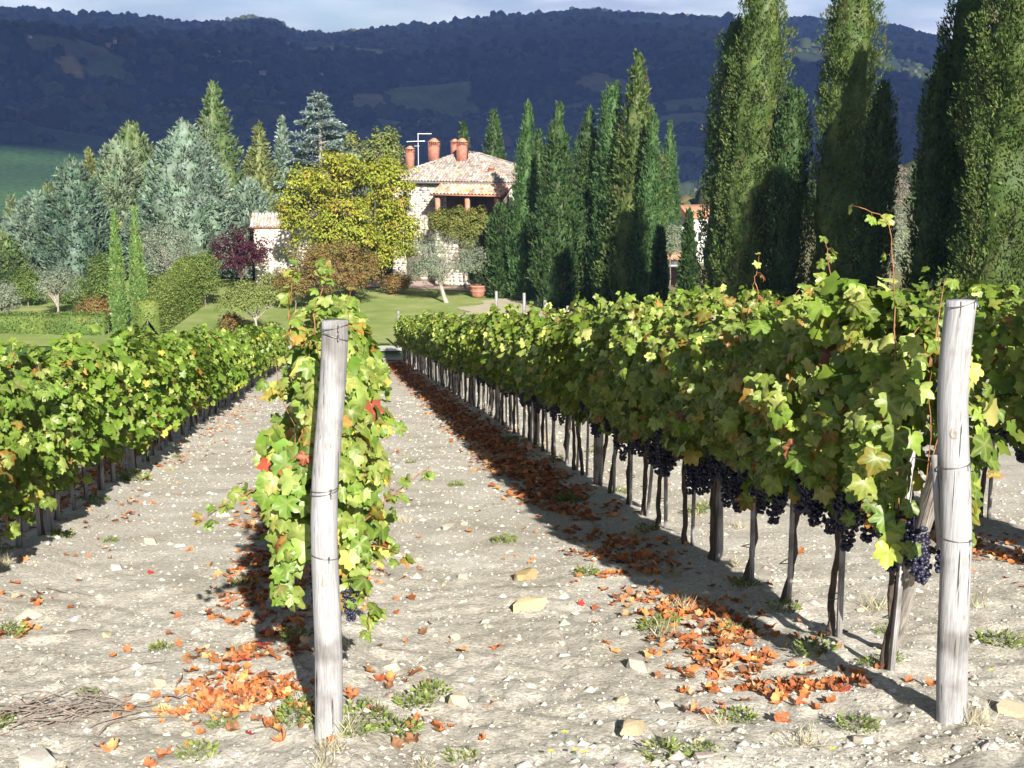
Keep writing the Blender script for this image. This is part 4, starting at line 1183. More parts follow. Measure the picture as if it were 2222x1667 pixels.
    for i, (u, Y, v, rx, rz, pal, label) in enumerate([
        (62, 84, 620, 0.95, 1.15, 'hedge', 'dark green rounded shrub right of the pale olive shrub'),
        (225, 84, 610, 0.8, 1.6, 'hedge', 'dark shrub in the shade behind the thin twin cypresses'),
        (205, 80, 665, 0.9, 0.55, 'rust', 'low brownish grass clump on the left lawn'),
        (447, 84, 600, 0.95, 1.55, 'laurel', 'rounded yellow-green laurel bush at the top of the sloping hedge'),
        (735, 84, 580, 2.9, 1.65, 'rust', 'russet autumn shrub below the large yellow tree'),
        (640, 82, 615, 1.1, 0.8, 'rust', 'small brown twiggy shrub left of the russet one'),
        (1040, 89, 588, 0.62, 0.72, 'dark_shrub', 'dark leafy plant growing in the terracotta pot'),
        (500, 74, 700, 0.5, 0.45, 'rust', 'small reddish shrub on the lawn left of the fruit tree'),
        (1452, 90, 525, 1.1, 1.3, 'olive', 'grey olive tree in the gap between the cypresses'),
        (1928, 70, 530, 1.0, 2.0, 'olive', 'grey-green olive bush glimpsed in the right gap between cypresses'),
        (1925, 78, 430, 1.1, 2.2, 'bare', 'bare brown twiggy bush high in the right gap between cypresses'),
        (1460, 96, 605, 1.6, 1.0, 'dark_shrub', 'dark shrub below the grey canopy in the gap'),
        (40, 88, 640, 1.5, 1.1, 'dark_shrub', 'low dark shrub under the conifers at the left picture edge'),
        (160, 86, 640, 1.3, 1.0, 'hedge', 'low green shrub in front of the broad blue-green conifer'),
        (325, 90, 625, 1.2, 1.2, 'hedge', 'low green shrub between the right thin cypress and the grey olive'),
        (600, 88, 640, 1.2, 1.0, 'fruit', 'light green undergrowth at the foot of the white outbuilding'),
        (860, 90, 612, 1.0, 0.6, 'rust', 'low russet undergrowth at the right foot of the large yellow tree'),
    ]):
        x = at(u, Y); g = float(H(x, Y)[0]); zc = max(zat(v, Y) - g, rz * 0.75)
        nm = 'olive_tree' if 'olive tree' in label else 'shrub'
        broadleaf(nm, x, Y, label, 300 + i, (0, 0, zc), (rx, rx * 0.9, rz), pal, max(0.2, zc - rz * 0.8), 0.06,
                  leaf=0.14, lw=(0.3 if pal in ('olive', 'bare') else 0.5), clusters=int(60 + 50 * rx * rz), per=44, csize=0.36, nlimb=6,
                  cat='tree' if nm == 'olive_tree' else 'shrub', shell=0.35)
    # trees on the slopes behind the gaps, standing where the ground shows
    for i, (u, vb, wpx, hpx, pal, label) in enumerate([
        (1492, 398, 44, 40, 'grey_green', 'round grey-green tree far behind the gap left of the broad double cypress'),
        (1528, 402, 40, 34, 'olive', 'silvery round tree beside the grey-green one far behind the gap'),
        (1928, 246, 50, 52, 'grey_green', 'large pale round tree on the knoll between the right cypresses'),
        (1936, 272, 46, 34, 'green', 'darker round tree on the knoll below the large pale one'),
        (1930, 372, 44, 40, 'fruit', 'bright bush on the lower knoll slope between the right cypresses'),
        (1475, 300, 30, 22, 'green', 'round dark tree on the far field right of the slim lone cypress'),
    ]):
        x, Y = ground_hit(u, vb)
        sc = math.hypot(x, Y) / FPX
        rx, rz = wpx / 2 * sc, hpx / 2 * sc
        broadleaf('field_tree', x, Y, label, 340 + i, (0, 0, rz * 1.05), (rx, rx, rz), pal, rz * 0.35, rx * 0.06,
                  leaf=max(0.2, rx * 0.11), clusters=90, per=34, csize=rx * 0.30)

    # hedges
    x0, x1 = at(-60, 74), at(243, 74)
    hedge('clipped_hedge', [(x0, 74.2), (x1, 73.4)], 1.3, [1.05, 1.15], 'hedge', 'low clipped hedge along the left end of the vineyard', 61, leaf=0.13, dens=170)
    hedge('sloping_hedge', [(at(322, 72.5), 72.5), (at(352, 76), 76), (at(385, 80), 80), (at(418, 84.5), 84.5)], 1.35, [2.0, 2.3, 2.7, 3.2], 'laurel',
          'tall clipped hedge running uphill past the twin cypresses to the laurel', 62, leaf=0.12, dens=240, lump=0.06)
all_trees()

# ------------------------------------------------------------------ villa and other buildings
attr_mat('roof_tiles', 0.9, 9.0, 0.4, bump=0.4)
attr_mat('masonry_stones', 0.92, 6.0, 0.3, bump=0.6)
TILE_PAL = [(4, (0.27, 0.232, 0.20)), (3, (0.33, 0.285, 0.25)), (1.0, (0.34, 0.24, 0.185)), (1.3, (0.41, 0.365, 0.325)), (1.4, (0.24, 0.205, 0.18)), (0.25, (0.45, 0.25, 0.15))]
PORCH_PAL = [(4, (0.50, 0.31, 0.22)), (3, (0.54, 0.38, 0.29)), (2, (0.50, 0.24, 0.14)), (1, (0.34, 0.26, 0.22)), (0.7, (0.58, 0.30, 0.10))]
STONE_PAL = [(4, (0.53, 0.48, 0.39)), (3, (0.59, 0.545, 0.465)), (1.6, (0.44, 0.385, 0.30)), (0.6, (0.47, 0.35, 0.26)), (0.8, (0.40, 0.375, 0.34)), (1, (0.64, 0.60, 0.54))]

def tile_geo(w, ln, seg=4, rise=0.45):
    """barrel cover tile, length along +y, arching up in z, slightly narrower at the top"""
    a = np.linspace(math.pi, 0, seg + 1)
    V = []
    for yy, k in ((0, 1.0), (ln, 0.82)):
        for t in a:
            V.append((math.cos(t) * w / 2 * k, yy, math.sin(t) * w * rise * k + (0.03 if yy == 0 else 0.0)))
    n = seg + 1
    F = [(i, i + 1, n + i + 1, n + i) for i in range(seg)]
    V += [(v[0] * 0.86, v[1], v[2] - 0.028) for v in V[:n]]
    F += [(2 * n + i, 2 * n + i + 1, i + 1, i) for i in range(seg)]
    return np.array(V), np.array(F)

def tiled_slope(rng, A, B, C_, pal, w=0.23, ln=0.42, flat_end=None):
    """tiles on the planar polygon eave A->B, ridge C_ (->flat_end); returns V,F,C"""
    A, B, C_ = map(np.asarray, (A, B, C_))
    e = unit(B - A); L0 = np.linalg.norm(B - A)
    top = C_ if flat_end is None else flat_end
    upv = (C_ - A) - e * np.dot(C_ - A, e); Hs = np.linalg.norm(upv); upv = upv / Hs
    nrm = np.cross(e, upv)
    xa = np.dot(C_ - A, e); xb = np.dot(top - A, e)
    Vt, Ft = tile_geo(w * 0.95, ln)
    V, F, C, n = [], [], [], 0
    for r in range(int(Hs / (ln * 0.82)) + 1):
        y = r * ln * 0.82
        t = min(1, (y + 0.1) / Hs)
        for k in range(int(L0 / w)):
            x = (k + 0.5) * w + rng.normal(0, 0.012)
            lo, hi = xa * t, L0 + (xb - L0) * t
            if x < lo - 0.05 or x > hi + 0.05:
                continue
            P = A + e * x + upv * (y + rng.normal(0, 0.015))
            V.append(P + Vt[:, :1] * e + Vt[:, 1:2] * upv + (Vt[:, 2:] + rng.uniform(0, 0.02)) * nrm)
            F.append(Ft + n); n += len(Vt)
            C.append(np.repeat(pick(rng, pal, 1, 0.18), len(Vt), 0))
    return np.concatenate(V), np.concatenate(F), np.concatenate(C)

def stones(rng, parent, x0, x1, z0, z1, y, single=None, pal=STONE_PAL, hmin=0.14, hmax=0.28, wmin=0.20, wmax=0.60, skip=None, limit=300):
    """coursed rubble on the plane y, facing -y; singles inside `single` (x0,x1,z0,z1), the rest joined"""
    mb = MB(); cols = []; cnt = 0
    z = z0
    while z < z1 - 0.05:
        hgt = min(rng.uniform(hmin, hmax), z1 - z)
        x = x0
        while x < x1 - 0.05:
            wd = min(rng.uniform(wmin, wmax), x1 - x)
            cx, cz = x + wd / 2, z + hgt / 2
            if not (skip and skip[0] < cx < skip[1] and skip[2] < cz < skip[3]):
                pr = rng.uniform(0.008, 0.028)
                one = single and single[0] < cx < single[1] and single[2] < cz < single[3] and cnt < limit
                tgt = MB() if one else mb
                tgt.box((0, 0, 0) if one else (cx, y - pr / 2 + 0.02, cz), (wd - 0.009, pr + 0.04, hgt - 0.008), jit=0.010, rng=rng)
                c = pick(rng, pal, 1, 0.12)
                if one:
                    o = tgt.build('stone', 'masonry', parent, loc=(cx, y - pr / 2 + 0.02, cz))
                    o.color = (*c[0], 1); cnt += 1
                else:
                    cols.append(np.repeat(c, 8, 0))
            x += wd
        z += hgt
    if mb.V:
        me = mesh_np('stonework', np.concatenate(mb.V), np.concatenate(mb.F[4]), 'masonry_stones', col=np.concatenate(cols))
        tag(link('stonework', me, parent), kind='stuff')

def chimney(house, cx, cy, zb, zt, w, mat='brick'):
    mb = MB()
    hs = zt - zb
    cap = w * 0.42; slot = w * 0.30
    zs = zt - cap - slot
    mb.box((0, 0, (zs - zb) / 2), (w, w, zs - zb))
    mb.box((0, 0, zs - zb - 0.03), (w * 1.08, w * 1.08, 0.06))
    o = mb.build('chimney', mat, house, loc=(cx, cy, zb))
    pm = MB().box((0, 0, 0), (w * 0.085, w * 0.085, slot)).mesh('pier', mat)
    n = 5
    for k in range(n):
        q = (k / (n - 1) - 0.5) * w * 0.9
        spots = [(q, -w * 0.45), (q, w * 0.45)] + ([(-w * 0.45, q), (w * 0.45, q)] if 0 < k < n - 1 else [])
        for (px, py) in spots:
            link('pier', pm, o, (px, py, zs - zb + slot / 2))
    inner = MB().box((0, 0, 0), (w * 0.5, w * 0.5, slot)).build('flue', 'dark_inside', o, loc=(0, 0, zs - zb + slot / 2))
    c = MB().box((0, 0, 0.03), (w * 1.16, w * 1.16, 0.06)).box((0, 0, 0.06 + cap * 0.42), (w * 1.06, w * 1.06, cap * 0.84), taper=0.22)
    c.build('cap', 'terracotta', o, loc=(0, 0, zs - zb + slot))
    return o

def villa():
    rng = np.random.default_rng(8)
    rot = math.radians(-17)
    ox, oy = -4.53, 95.95
    zb = FLAT + 0.02
    hs = thing('stone_villa', 'pale stone villa with hipped tiled roof, brick chimneys and loggia', 'house', (ox, oy, zb), rot)
    R2 = np.array([[math.cos(rot), -math.sin(rot)], [math.sin(rot), math.cos(rot)]])
    def loc(x, y):
        return R2.T @ np.array([x - ox, y - oy])
    ze = 7.12
    # walls: mortar body with stonework on the faces in view
    wl = MB().box((0, 4.5, ze / 2 - 0.2), (9.1, 8.1, ze + 0.3)).build('wall', 'mortar', hs)
    stones(rng, wl, -4.53, 4.53, 0.2, ze - 0.05, 0.45, single=(-4.5, -0.35, 1.6, 7.1))
    side = link('side_wall', MB().box((4.56, 4.5, ze / 2 - 0.2), (0.06, 8.06, ze + 0.2)).mesh('side_wall', 'mortar'), hs)
    # eave boards and gutter
    MB().box((0, 4.5, ze + 0.09), (9.9, 8.9, 0.10)).build('eave_board', 'dark_inside', hs)
    g = MB()
    g.tube([(-5.02, -0.03, ze + 0.10), (5.03, -0.03, ze + 0.10)], 0.075, 8)
    g.tube([(5.03, -0.03, ze + 0.10), (5.03, 9.0, ze + 0.10)], 0.075, 8)
    g.build('gutter', 'grey_metal', hs)
    MB().tube([(-0.62, 0.30, ze), (-0.62, 0.34, ze - 0.4), (-0.62, 0.36, 0.2)], 0.05, 7).build('downpipe', 'grey_metal', hs)
    # roof
    za = ze + 2.02
    zr = ze + 0.16
    P = {'fl': (-5.05, -0.05, zr), 'fr': (5.05, -0.05, zr), 'br': (5.05, 9.05, zr), 'bl': (-5.05, 9.05, zr), 'r0': (-0.5, 4.5, za), 'r1': (0.5, 4.5, za)}
    V = np.array([P[k] for k in ('fl', 'fr', 'br', 'bl', 'r0', 'r1')])
    rf = link('roof', mesh_np('roof', np.concatenate([V - (0, 0, 0.02), V[:4] - (0, 0, 0.10)]), [np.array([(0, 1, 5, 4), (2, 3, 4, 5), (6, 9, 8, 7), (0, 6, 7, 1), (1, 7, 8, 2), (2, 8, 9, 3), (3, 9, 6, 0)]), np.array([(1, 2, 5), (3, 0, 4)])], 'terracotta'), hs)
    for a, b, c, d in (('fl', 'fr', 'r0', 'r1'), ('fr', 'br', 'r1', None), ('br', 'bl', 'r1', 'r0'), ('bl', 'fl', 'r0', None)):
        Vt, Ft, Ct = tiled_slope(rng, P[a], P[b], P[c], TILE_PAL, flat_end=(np.array(P[d]) if d else None))
        o = link('tiles', mesh_np('tiles', Vt, Ft, 'roof_tiles', col=Ct), rf)
        tag(o, kind='stuff')
    # hip and ridge cover tiles
    for a, b in (('fl', 'r0'), ('fr', 'r1'), ('br', 'r1'), ('bl', 'r0'), ('r0', 'r1')):
        A, B = np.array(P[a]), np.array(P[b])
        d = unit(B - A); n = int(np.linalg.norm(B - A) / 0.36)
        s = unit(np.cross(d, (0, 0, 1))); up = np.cross(s, d)
        Vt, Ft = tile_geo(0.26, 0.42)
        tm = mesh_np('hip_tile', Vt[:, :1] * s + Vt[:, 1:2] * d + Vt[:, 2:] * up, Ft, 'roof_tile')
        for k in range(n):
            o = link('hip_tile', tm, rf, tuple(A + d * k * 0.36 + up * 0.09))
            o.color = (*pick(rng, TILE_PAL, 1, 0.15)[0], 1)
    # chimneys
    for u, Y, vt, wpx, drop in ((890, 99.6, 317, 19, 2.0), (942, 100.4, 300, 25, 1.9), (987, 101.2, 302, 17, 1.5), (1003, 99.2, 300, 24, 1.9), (1066, 96.6, 361, 13, 1.0)):
        zt = zat(vt, Y) - zb
        lx, ly = loc(at(u, Y, zt + zb), Y)
        chimney(hs, lx, ly, zt - drop, zt, 0.82 * wpx / FPX * Y)
    # loggia
    lg = MB().box((2.05, -0.78, 2.1), (4.8, 2.4, 4.2)).box((2.05, -1.9, 4.55), (4.8, 0.18, 0.9)).build('loggia_base', 'mortar', hs)
    stones(rng, lg, -0.33, 4.43, 0.2, 4.95, -1.99)
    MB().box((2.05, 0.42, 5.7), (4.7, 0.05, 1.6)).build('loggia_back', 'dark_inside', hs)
    for x in (-0.15, 2.05, 4.22):
        MB().box((x, -1.78, 5.45), (0.30, 0.30, 1.9)).box((x, -1.78, 4.72), (0.36, 0.36, 0.08)).build('pillar', 'terracotta', hs)
    MB().box((2.05, -1.78, 6.47), (5.0, 0.2, 0.14)).build('beam', 'dark_inside', hs)
    A, B = np.array((-0.62, -2.25, 6.52)), np.array((4.72, -2.25, 6.52)); upv = unit(np.array((0, 2.66, 0.62))); e = np.array((1.0, 0, 0)); nr = np.cross(e, upv)
    pr = MB(); pr.add(np.array([A, B, B + upv * 2.72, A + upv * 2.72, A - (0, 0, .07), B - (0, 0, .07), B + upv * 2.72 - (0, 0, .07), A + upv * 2.72 - (0, 0, .07)]),
                      [(0, 1, 2, 3), (7, 6, 5, 4), (0, 4, 5, 1), (1, 5, 6, 2), (2, 6, 7, 3), (3, 7, 4, 0)])
    po = pr.build('loggia_roof', 'terracotta', hs)
    Vt, Ft = tile_geo(0.245, 0.62)
    tm = mesh_np('tile', Vt[:, :1] * e + Vt[:, 1:2] * upv + Vt[:, 2:] * nr, Ft, 'roof_tile')
    for r in range(5):
        for k in range(21):
            o = link('tile', tm, po, tuple(A + e * ((k + 0.5) * 0.2543) + upv * (r * 0.53 - 0.04) + nr * (0.012 + rng.uniform(0, 0.012))))
            o.color = (*pick(rng, PORCH_PAL, 1, 0.2)[0], 1)
    # window with pale shutter left of the loggia
    wn = MB().box((-3.35, 0.42, 5.75), (1.15, 0.06, 1.25)).build('window', 'plaster', hs)
    MB().box((-3.35, 0.375, 5.7), (0.36, 0.04, 0.95)).build('pane', 'glass_dark', wn)
    MB().box((-3.72, 0.36, 5.7), (0.36, 0.05, 1.0)).build('shutter', 'white_paint', wn)
    MB().box((-2.98, 0.36, 5.7), (0.36, 0.05, 1.0)).build('shutter', 'white_paint', wn)
    dr = MB().box((-2.9, 0.41, 1.1), (1.0, 0.06, 2.1)).build('door', 'bark', hs)
    MB().tube([(-2.5, 0.34, 1.05), (-2.5, 0.34, 1.2)], 0.02, 6).build('handle', 'wire', dr)
    sw = MB().box((4.60, 3.0, 5.4), (0.06, 0.9, 1.2)).build('window', 'dark_inside', hs)
    MB().box((4.63, 3.0, 5.4), (0.02, 0.75, 1.05)).build('pane', 'glass_dark', sw)
    # climbing plant over the loggia parapet
    def wpos(lx, ly):
        return R2 @ np.array([lx, ly]) + (ox, oy)
    cx, cy = wpos(2.0, -2.35)
    def lw(lx, ly, z):
        p = R2 @ np.array([lx - 2.0, ly + 2.35]); return (p[0], p[1], z)
    lobes = [(lw(0.3, -2.45, 4.9), (0.8, 0.4, 0.7)), (lw(1.5, -2.45, 4.8), (0.9, 0.4, 0.9)), (lw(2.7, -2.45, 4.6), (0.9, 0.4, 1.1)), (lw(3.4, -2.4, 4.4), (0.7, 0.4, 1.2)),
             (lw(2.6, -2.45, 3.5), (0.9, 0.4, 0.9)), (lw(3.1, -2.4, 2.8), (0.8, 0.4, 0.9)), (lw(1.4, -2.4, 4.1), (0.8, 0.35, 0.6))]
    broadleaf('climbing_plant', float(cx), float(cy), 'thick green climbing plant spilling over the loggia parapet', 81, (0.3, 0, 4.2), (1.6, 0.3, 1.2), 'creeper', 0.9, 0.05,
              leaf=0.16, clusters=330, per=56, csize=0.36, nlimb=5, cat='climber', lobes=lobes, shell=0.3, bottom=-0.9)
    # aerial
    Y = 100.5; z1 = zat(289, Y); z0 = zat(360, Y); x = at(907, Y, z1)
    an = thing('television_aerial', 'thin television aerial standing on the villa roof beside the left chimney', 'aerial', (x, Y, z0 - 0.4))
    hh = z1 - z0 + 0.4
    MB().tube([(0, 0, 0), (0, 0, hh)], 0.035, 7).build('mast', 'pale_metal', an)
    MB().tube([(0.0, 0, hh - 0.05), (1.0, 0.1, hh - 0.05)], 0.03, 6).build('boom', 'pale_metal', an)
    b2 = MB().tube([(-0.85, -0.1, hh - 0.62), (0.5, 0.1, hh - 0.58)], 0.028, 6).build('boom', 'pale_metal', an)
    for k in range(7):
        q = -0.8 + k * 0.21
        MB().tube([(q, -0.25, hh - 0.6), (q, 0.25, hh - 0.6)], 0.012, 5).build('element', 'pale_metal', b2)
    MB().tube([(-0.3, 0, hh - 0.95), (0.1, 0, hh - 0.93)], 0.02, 5).build('boom', 'pale_metal', an)
villa()

def pot():
    Y = 88.6; x = at(1037, Y); z = float(H(x, Y)[0]) + 0.06
    t = thing('garden_pot', 'big terracotta pot beside the dark young cypress', 'pot', (x, Y, z))
    def lathe(prof, mat, name, parent):
        n = 24; ph = np.arange(n) * 2 * np.pi / n
        V = np.concatenate([np.stack([np.cos(ph) * r, np.sin(ph) * r, np.full(n, zz)], 1) for r, zz in prof])
        F = [(i * n + k, i * n + (k + 1) % n, (i + 1) * n + (k + 1) % n, (i + 1) * n + k) for i in range(len(prof) - 1) for k in range(n)]
        return link(name, mesh_np(name, V, np.array(F), mat, smooth=False), parent)
    lathe([(0.0, 0), (0.36, 0), (0.42, 0.1), (0.52, 0.5), (0.55, 0.68)], 'brick', 'body', t)
    lathe([(0.55, 0.68), (0.62, 0.69), (0.63, 0.80), (0.54, 0.81), (0.52, 0.72), (0.0, 0.72)], 'terracotta', 'rim', t)
    lathe([(0.53, 0.4), (0.545, 0.42), (0.545, 0.46), (0.53, 0.48)], 'terracotta', 'band', t)
pot()

def gable_house(name, label, x, y, z, w, d, h, rh, rot, wall, parent_cat='house', group=None, win=True, roof='terracotta'):
    t = thing(name, label, parent_cat, (x, y, z), rot, group)
    MB().box((0, 0, h / 2 - 0.5), (w, d, h + 1.0)).build('wall', wall, t)
    m = MB(); o = 0.06 * w
    m.add(np.array([(-w / 2 - o, -d / 2 - o, h), (w / 2 + o, -d / 2 - o, h), (w / 2 + o, d / 2 + o, h), (-w / 2 - o, d / 2 + o, h), (-w / 2 - o, 0, h + rh), (w / 2 + o, 0, h + rh)]),
          [(0, 1, 5, 4), (2, 3, 4, 5), (0, 3, 2, 1)])
    m.add(np.array([(-w / 2 - o, -d / 2 - o, h), (-w / 2 - o, 0, h + rh), (-w / 2 - o, d / 2 + o, h)]), [(0, 1, 2)])
    m.add(np.array([(w / 2 + o, -d / 2 - o, h), (w / 2 + o, d / 2 + o, h), (w / 2 + o, 0, h + rh)]), [(0, 1, 2)])
    m.build('roof', roof, t)
    if win:
        for k in (-0.27, 0.05, 0.3):
            MB().box((k * w, -d / 2 - 0.02, h * 0.6), (w * 0.09, 0.08, h * 0.2)).build('window', 'glass_dark', t)
    return t

def outbuilding():
    rng = np.random.default_rng(18)
    Y = 94.5
    x0, x1 = at(556, Y), at(730, Y)
    w = x1 - x0; cx = (x0 + x1) / 2
    t = thing('stone_outbuilding', 'low white stone outbuilding behind the purple plum and the yellow tree', 'outbuilding', (cx, Y, FLAT), math.radians(6))
    wl = MB().box((0, 2.0, 2.1), (w, 4.0, 4.2)).build('wall', 'mortar', t)
    stones(rng, wl, -w / 2 + 0.01, w / 2 - 0.01, 0.05, 4.15, 0.0, single=(-w / 2, -w / 2 + 2.6, 0.6, 4.2), pal=[(4, (0.66, 0.60, 0.52)), (2, (0.72, 0.68, 0.62)), (1, (0.5, 0.45, 0.38))])
    A = (-w / 2 - 0.25, -0.25, 4.22); B = (w / 2 + 0.25, -0.25, 4.22); C0 = (-w / 2 - 0.25, 2.0, 5.0); D0 = (w / 2 + 0.25, 2.0, 5.0)
    V = np.array([A, B, D0, C0, (w / 2 + .25, 4.25, 4.22), (-w / 2 - .25, 4.25, 4.22)], float)
    rf = link('roof', mesh_np('roof', V - (0, 0, 0.02), [np.array([(0, 1, 2, 3), (3, 2, 4, 5), (0, 5, 4, 1)]), np.array([(0, 3, 5), (1, 4, 2)])], 'terracotta'), t)
    Vt, Ft, Ct = tiled_slope(rng, A, B, C0, [(4, (0.34, 0.30, 0.26)), (2, (0.40, 0.36, 0.32)), (1, (0.33, 0.25, 0.20))], flat_end=np.array(D0))
    tag(link('tiles', mesh_np('tiles', Vt, Ft, 'roof_tiles', col=Ct), rf), kind='stuff')
outbuilding()

def garden_walls():
    rng = np.random.default_rng(19)
    # low stone edging on the left lawn: single blocks
    Y = 80.0
    t = thing('stone_edging', 'low pale stone edging across the left lawn', 'edging', (at(150, Y), Y, FLAT))
    x = 0.0; L_ = at(245, Y) - at(150, Y)
    while x < L_:
        w = rng.uniform(0.3, 0.55)
        o = MB().box((0, 0, 0), (w - 0.03, 0.3, 0.26), jit=0.015, rng=rng).build('stone', 'masonry', t, loc=(x, rng.normal(0, 0.02), 0.12))
        o.color = (*pick(rng, STONE_PAL, 1, 0.1)[0], 1)
        x += w
    # pale boulder left of the hedge top
    V0, F0 = icosphere(2)
    Y = 86; x = at(338, Y)
    V = V0 * (1.0, 0.7, 0.55) * (1 + 0.25 * fbm(V0 * 1.5, 3, 77)[:, None])
    o = link('boulder', mesh_np('boulder', V, F0, 'stone'), None, (x, Y, FLAT + 1.4), (0, 0.2, 0)); o.color = (0.5, 0.5, 0.5, 1)
    o.location.z = FLAT + 0.35
    tag(o, 'grey boulder behind the sloping hedge near the right thin cypress', 'boulder')
garden_walls()

def right_gap():
    # shed, carport and car glimpsed between the cypresses
    Y = 112; x = at(1512, Y)
    gable_house('garden_house', 'small whitewashed house glimpsed left of the broad double cypress', x, Y, float(H(x, Y)[0]), 3.2, 4, zat(470, Y) - float(H(x, Y)[0]), 1.0, 0.35, 'plaster')
    Y = 100; x = at(1440, Y); g = float(H(x, Y)[0])
    gable_house('garden_shed', 'low shed with faded red tiled roof in the gap between cypresses', x, Y, g, 2.6, 3, zat(562, Y) - g, 0.75, 0.1, 'mortar')
    Y = 93; x = at(1448, Y); g = float(H(x, Y)[0]); h = zat(572, Y) - g
    t = thing('carport', 'flat grey carport roof on posts in the gap between cypresses', 'carport', (x, Y, g))
    MB().box((0, 0, h), (3.0, 3.2, 0.16)).build('roof', 'grey_metal', t)
    for sx in (-1.35, 1.35):
        for sy in (-1.4, 1.4):
            MB().box((sx, sy, h / 2), (0.1, 0.1, h)).build('post', 'brown_grey_wood', t)
    MB().box((0, 1.5, h * 0.45), (2.9, 0.08, h * 0.9)).build('back_wall', 'dark_inside', t)
right_gap()

def far_buildings():
    rng = np.random.default_rng(23)
    spots = [(240, 104, 16, 9, 'pale', 'far stone manor on the wooded slope at upper left'), (250, 100, 7, 14, 'pale', 'square tower beside the far stone manor at upper left'),
             (120, 110, 5, 7, 'white', 'tiny white far house left of the manor'), (196, 118, 14, 6, 'red', 'long reddish far farmhouse below the manor'),
             (66, 84, 7, 5, 'white', 'tiny white far house at the left edge of the hills'), (477, 119, 9, 7, 'white', 'bright far house high above the big silver-blue conifer'),
             (470, 138, 5, 5, 'white', 'tiny far house just below the bright one'), (338, 132, 7, 4, 'white', 'tiny pale far house left of the tallest conifer tip'),
             (570, 163, 14, 8, 'pale', 'far farmhouse among trees right of the tallest conifer tip'), (655, 188, 5, 9, 'red', 'tiny reddish far house above the cedar'),
             (697, 166, 8, 6, 'pale', 'tiny far farmhouse above the cedar top'), (628, 98, 9, 5, 'pale', 'faint far house under the ridge hump'),
             (760, 200, 10, 6, 'red', 'reddish far house right of the cedar top'), (915, 272, 16, 8, 'red', 'long far village house with pinkish roof above the antenna'),
             (928, 277, 14, 7, 'pale', 'far village house right of the pinkish one'), (945, 280, 12, 6, 'pale', 'rightmost house of the far hamlet above the antenna'),
             (1495, 358, 12, 15, 'pale', 'old stone tower on the far field right of the slim lone cypress'), (840, 180, 7, 5, 'red', 'tiny far house above the yellow tree')]
    for u, v, wp, hp, c, label in spots:
        x, y = ground_hit(u, v)
        r = math.hypot(x, y)
        w = wp / FPX * r; h = hp / FPX * r
        wall = {'pale': 'mortar', 'white': 'plaster', 'red': 'brick'}[c]
        gable_house('far_house', label, x, y, float(H(x, y)[0]), w, w * 0.7, h * 0.8, h * 0.35, rng.uniform(-0.5, 0.5), wall, win=wp > 8)
far_buildings()

# ------------------------------------------------------------------ vineyard
HALF = [(0, 1.0), (12, .82), (24, .87), (37, .60), (50, .82), (62, .93), (76, .75), (93, .60), (108, .73), (124, .74), (147, .62), (168, .46)]
HALF_LOW = [(0, 1.0), (20, .84), (37, .62), (62, .92), (92, .62), (124, .74), (165, .45)]
VEIN = {0: 1, 62: 1, 124: 1}

def leaf_geo(half, cup, fold, wave, seed, crumple=0.0):
    rng = np.random.default_rng(seed)
    pts = [(a, r) for a, r in half[::-1]] if False else None
    ang = [-a for a, r in half[:0:-1]] + [a for a, r in half]
    rad = [r for a, r in half[:0:-1]] + [r for a, r in half]
    ang = np.radians(np.array(ang)); rad = np.array(rad) * rng.uniform(0.9, 1.1, len(rad))
    x = np.sin(ang) * rad; y = np.cos(ang) * rad
    z = -cup * rad ** 2 + fold * np.abs(x) + wave * np.sin(ang * 3 + rng.uniform(0, 6)) * rad + rng.normal(0, 0.03 + crumple, len(rad))
    V = np.concatenate([[(0, 0, 0)], np.stack([x, y, z], 1), [(0, -0.10, 0.0)]])
    n = len(rad)
    F = [(0, i + 1, i) for i in range(1, n)] + [(0, 1, n + 1), (0, n + 1, n)]
    vein = np.array([1.0] + [1.0 if abs(round(math.degrees(a))) in VEIN else 0.0 for a in ang] + [0.5])
    edge = np.array([0.0] + [1.0] * n + [0.2])
    return V, np.array(F), edge, vein

def leaf_geo_fine(cup, fold, wave, curl, seed):
    """leaf with a middle ring so the blade can curl"""
    rng = np.random.default_rng(seed)
    ang = np.radians(np.array([-a for a, r in HALF[:0:-1]] + [a for a, r in HALF]))
    rad = np.array([r for a, r in HALF[:0:-1]] + [r for a, r in HALF]) * rng.uniform(0.88, 1.12, len(ang))
    n = len(ang); p1, p2 = rng.uniform(0, 6.28, 2)
    def zf(a, r):
        x, y = np.sin(a) * r, np.cos(a) * r
        return -cup * r ** 2 + fold * np.abs(x) + wave * np.sin(a * 3 + p1) * r ** 1.5 - curl * np.clip(np.cos(a + p2), 0, 1) * r ** 3
    mid = rad * 0.55
    V = [(0, 0, 0)]
    V += list(zip(np.sin(ang) * mid, np.cos(ang) * mid, zf(ang, mid) + rng.normal(0, 0.015, n)))
    V += list(zip(np.sin(ang) * rad, np.cos(ang) * rad, zf(ang, rad) + rng.normal(0, 0.03, n)))
    V.append((0, -0.10, 0))
    F = [(0, i + 1, i) for i in range(1, n)] + [(0, 1, 2 * n + 1), (0, 2 * n + 1, n)]
    for i in range(1, n):
        F += [(i, i + 1, n + i + 1), (i, n + i + 1, n + i)]
    F += [(1, n + 1, 2 * n + 1), (n, 2 * n + 1, 2 * n)]
    isv = np.array([1.0 if abs(round(math.degrees(a))) in VEIN else 0.0 for a in ang])
    return np.array(V), np.array(F), np.concatenate([[0], np.full(n, 0.35), np.ones(n), [0.2]]), np.concatenate([[1], isv, isv * 0.6, [0.5]])

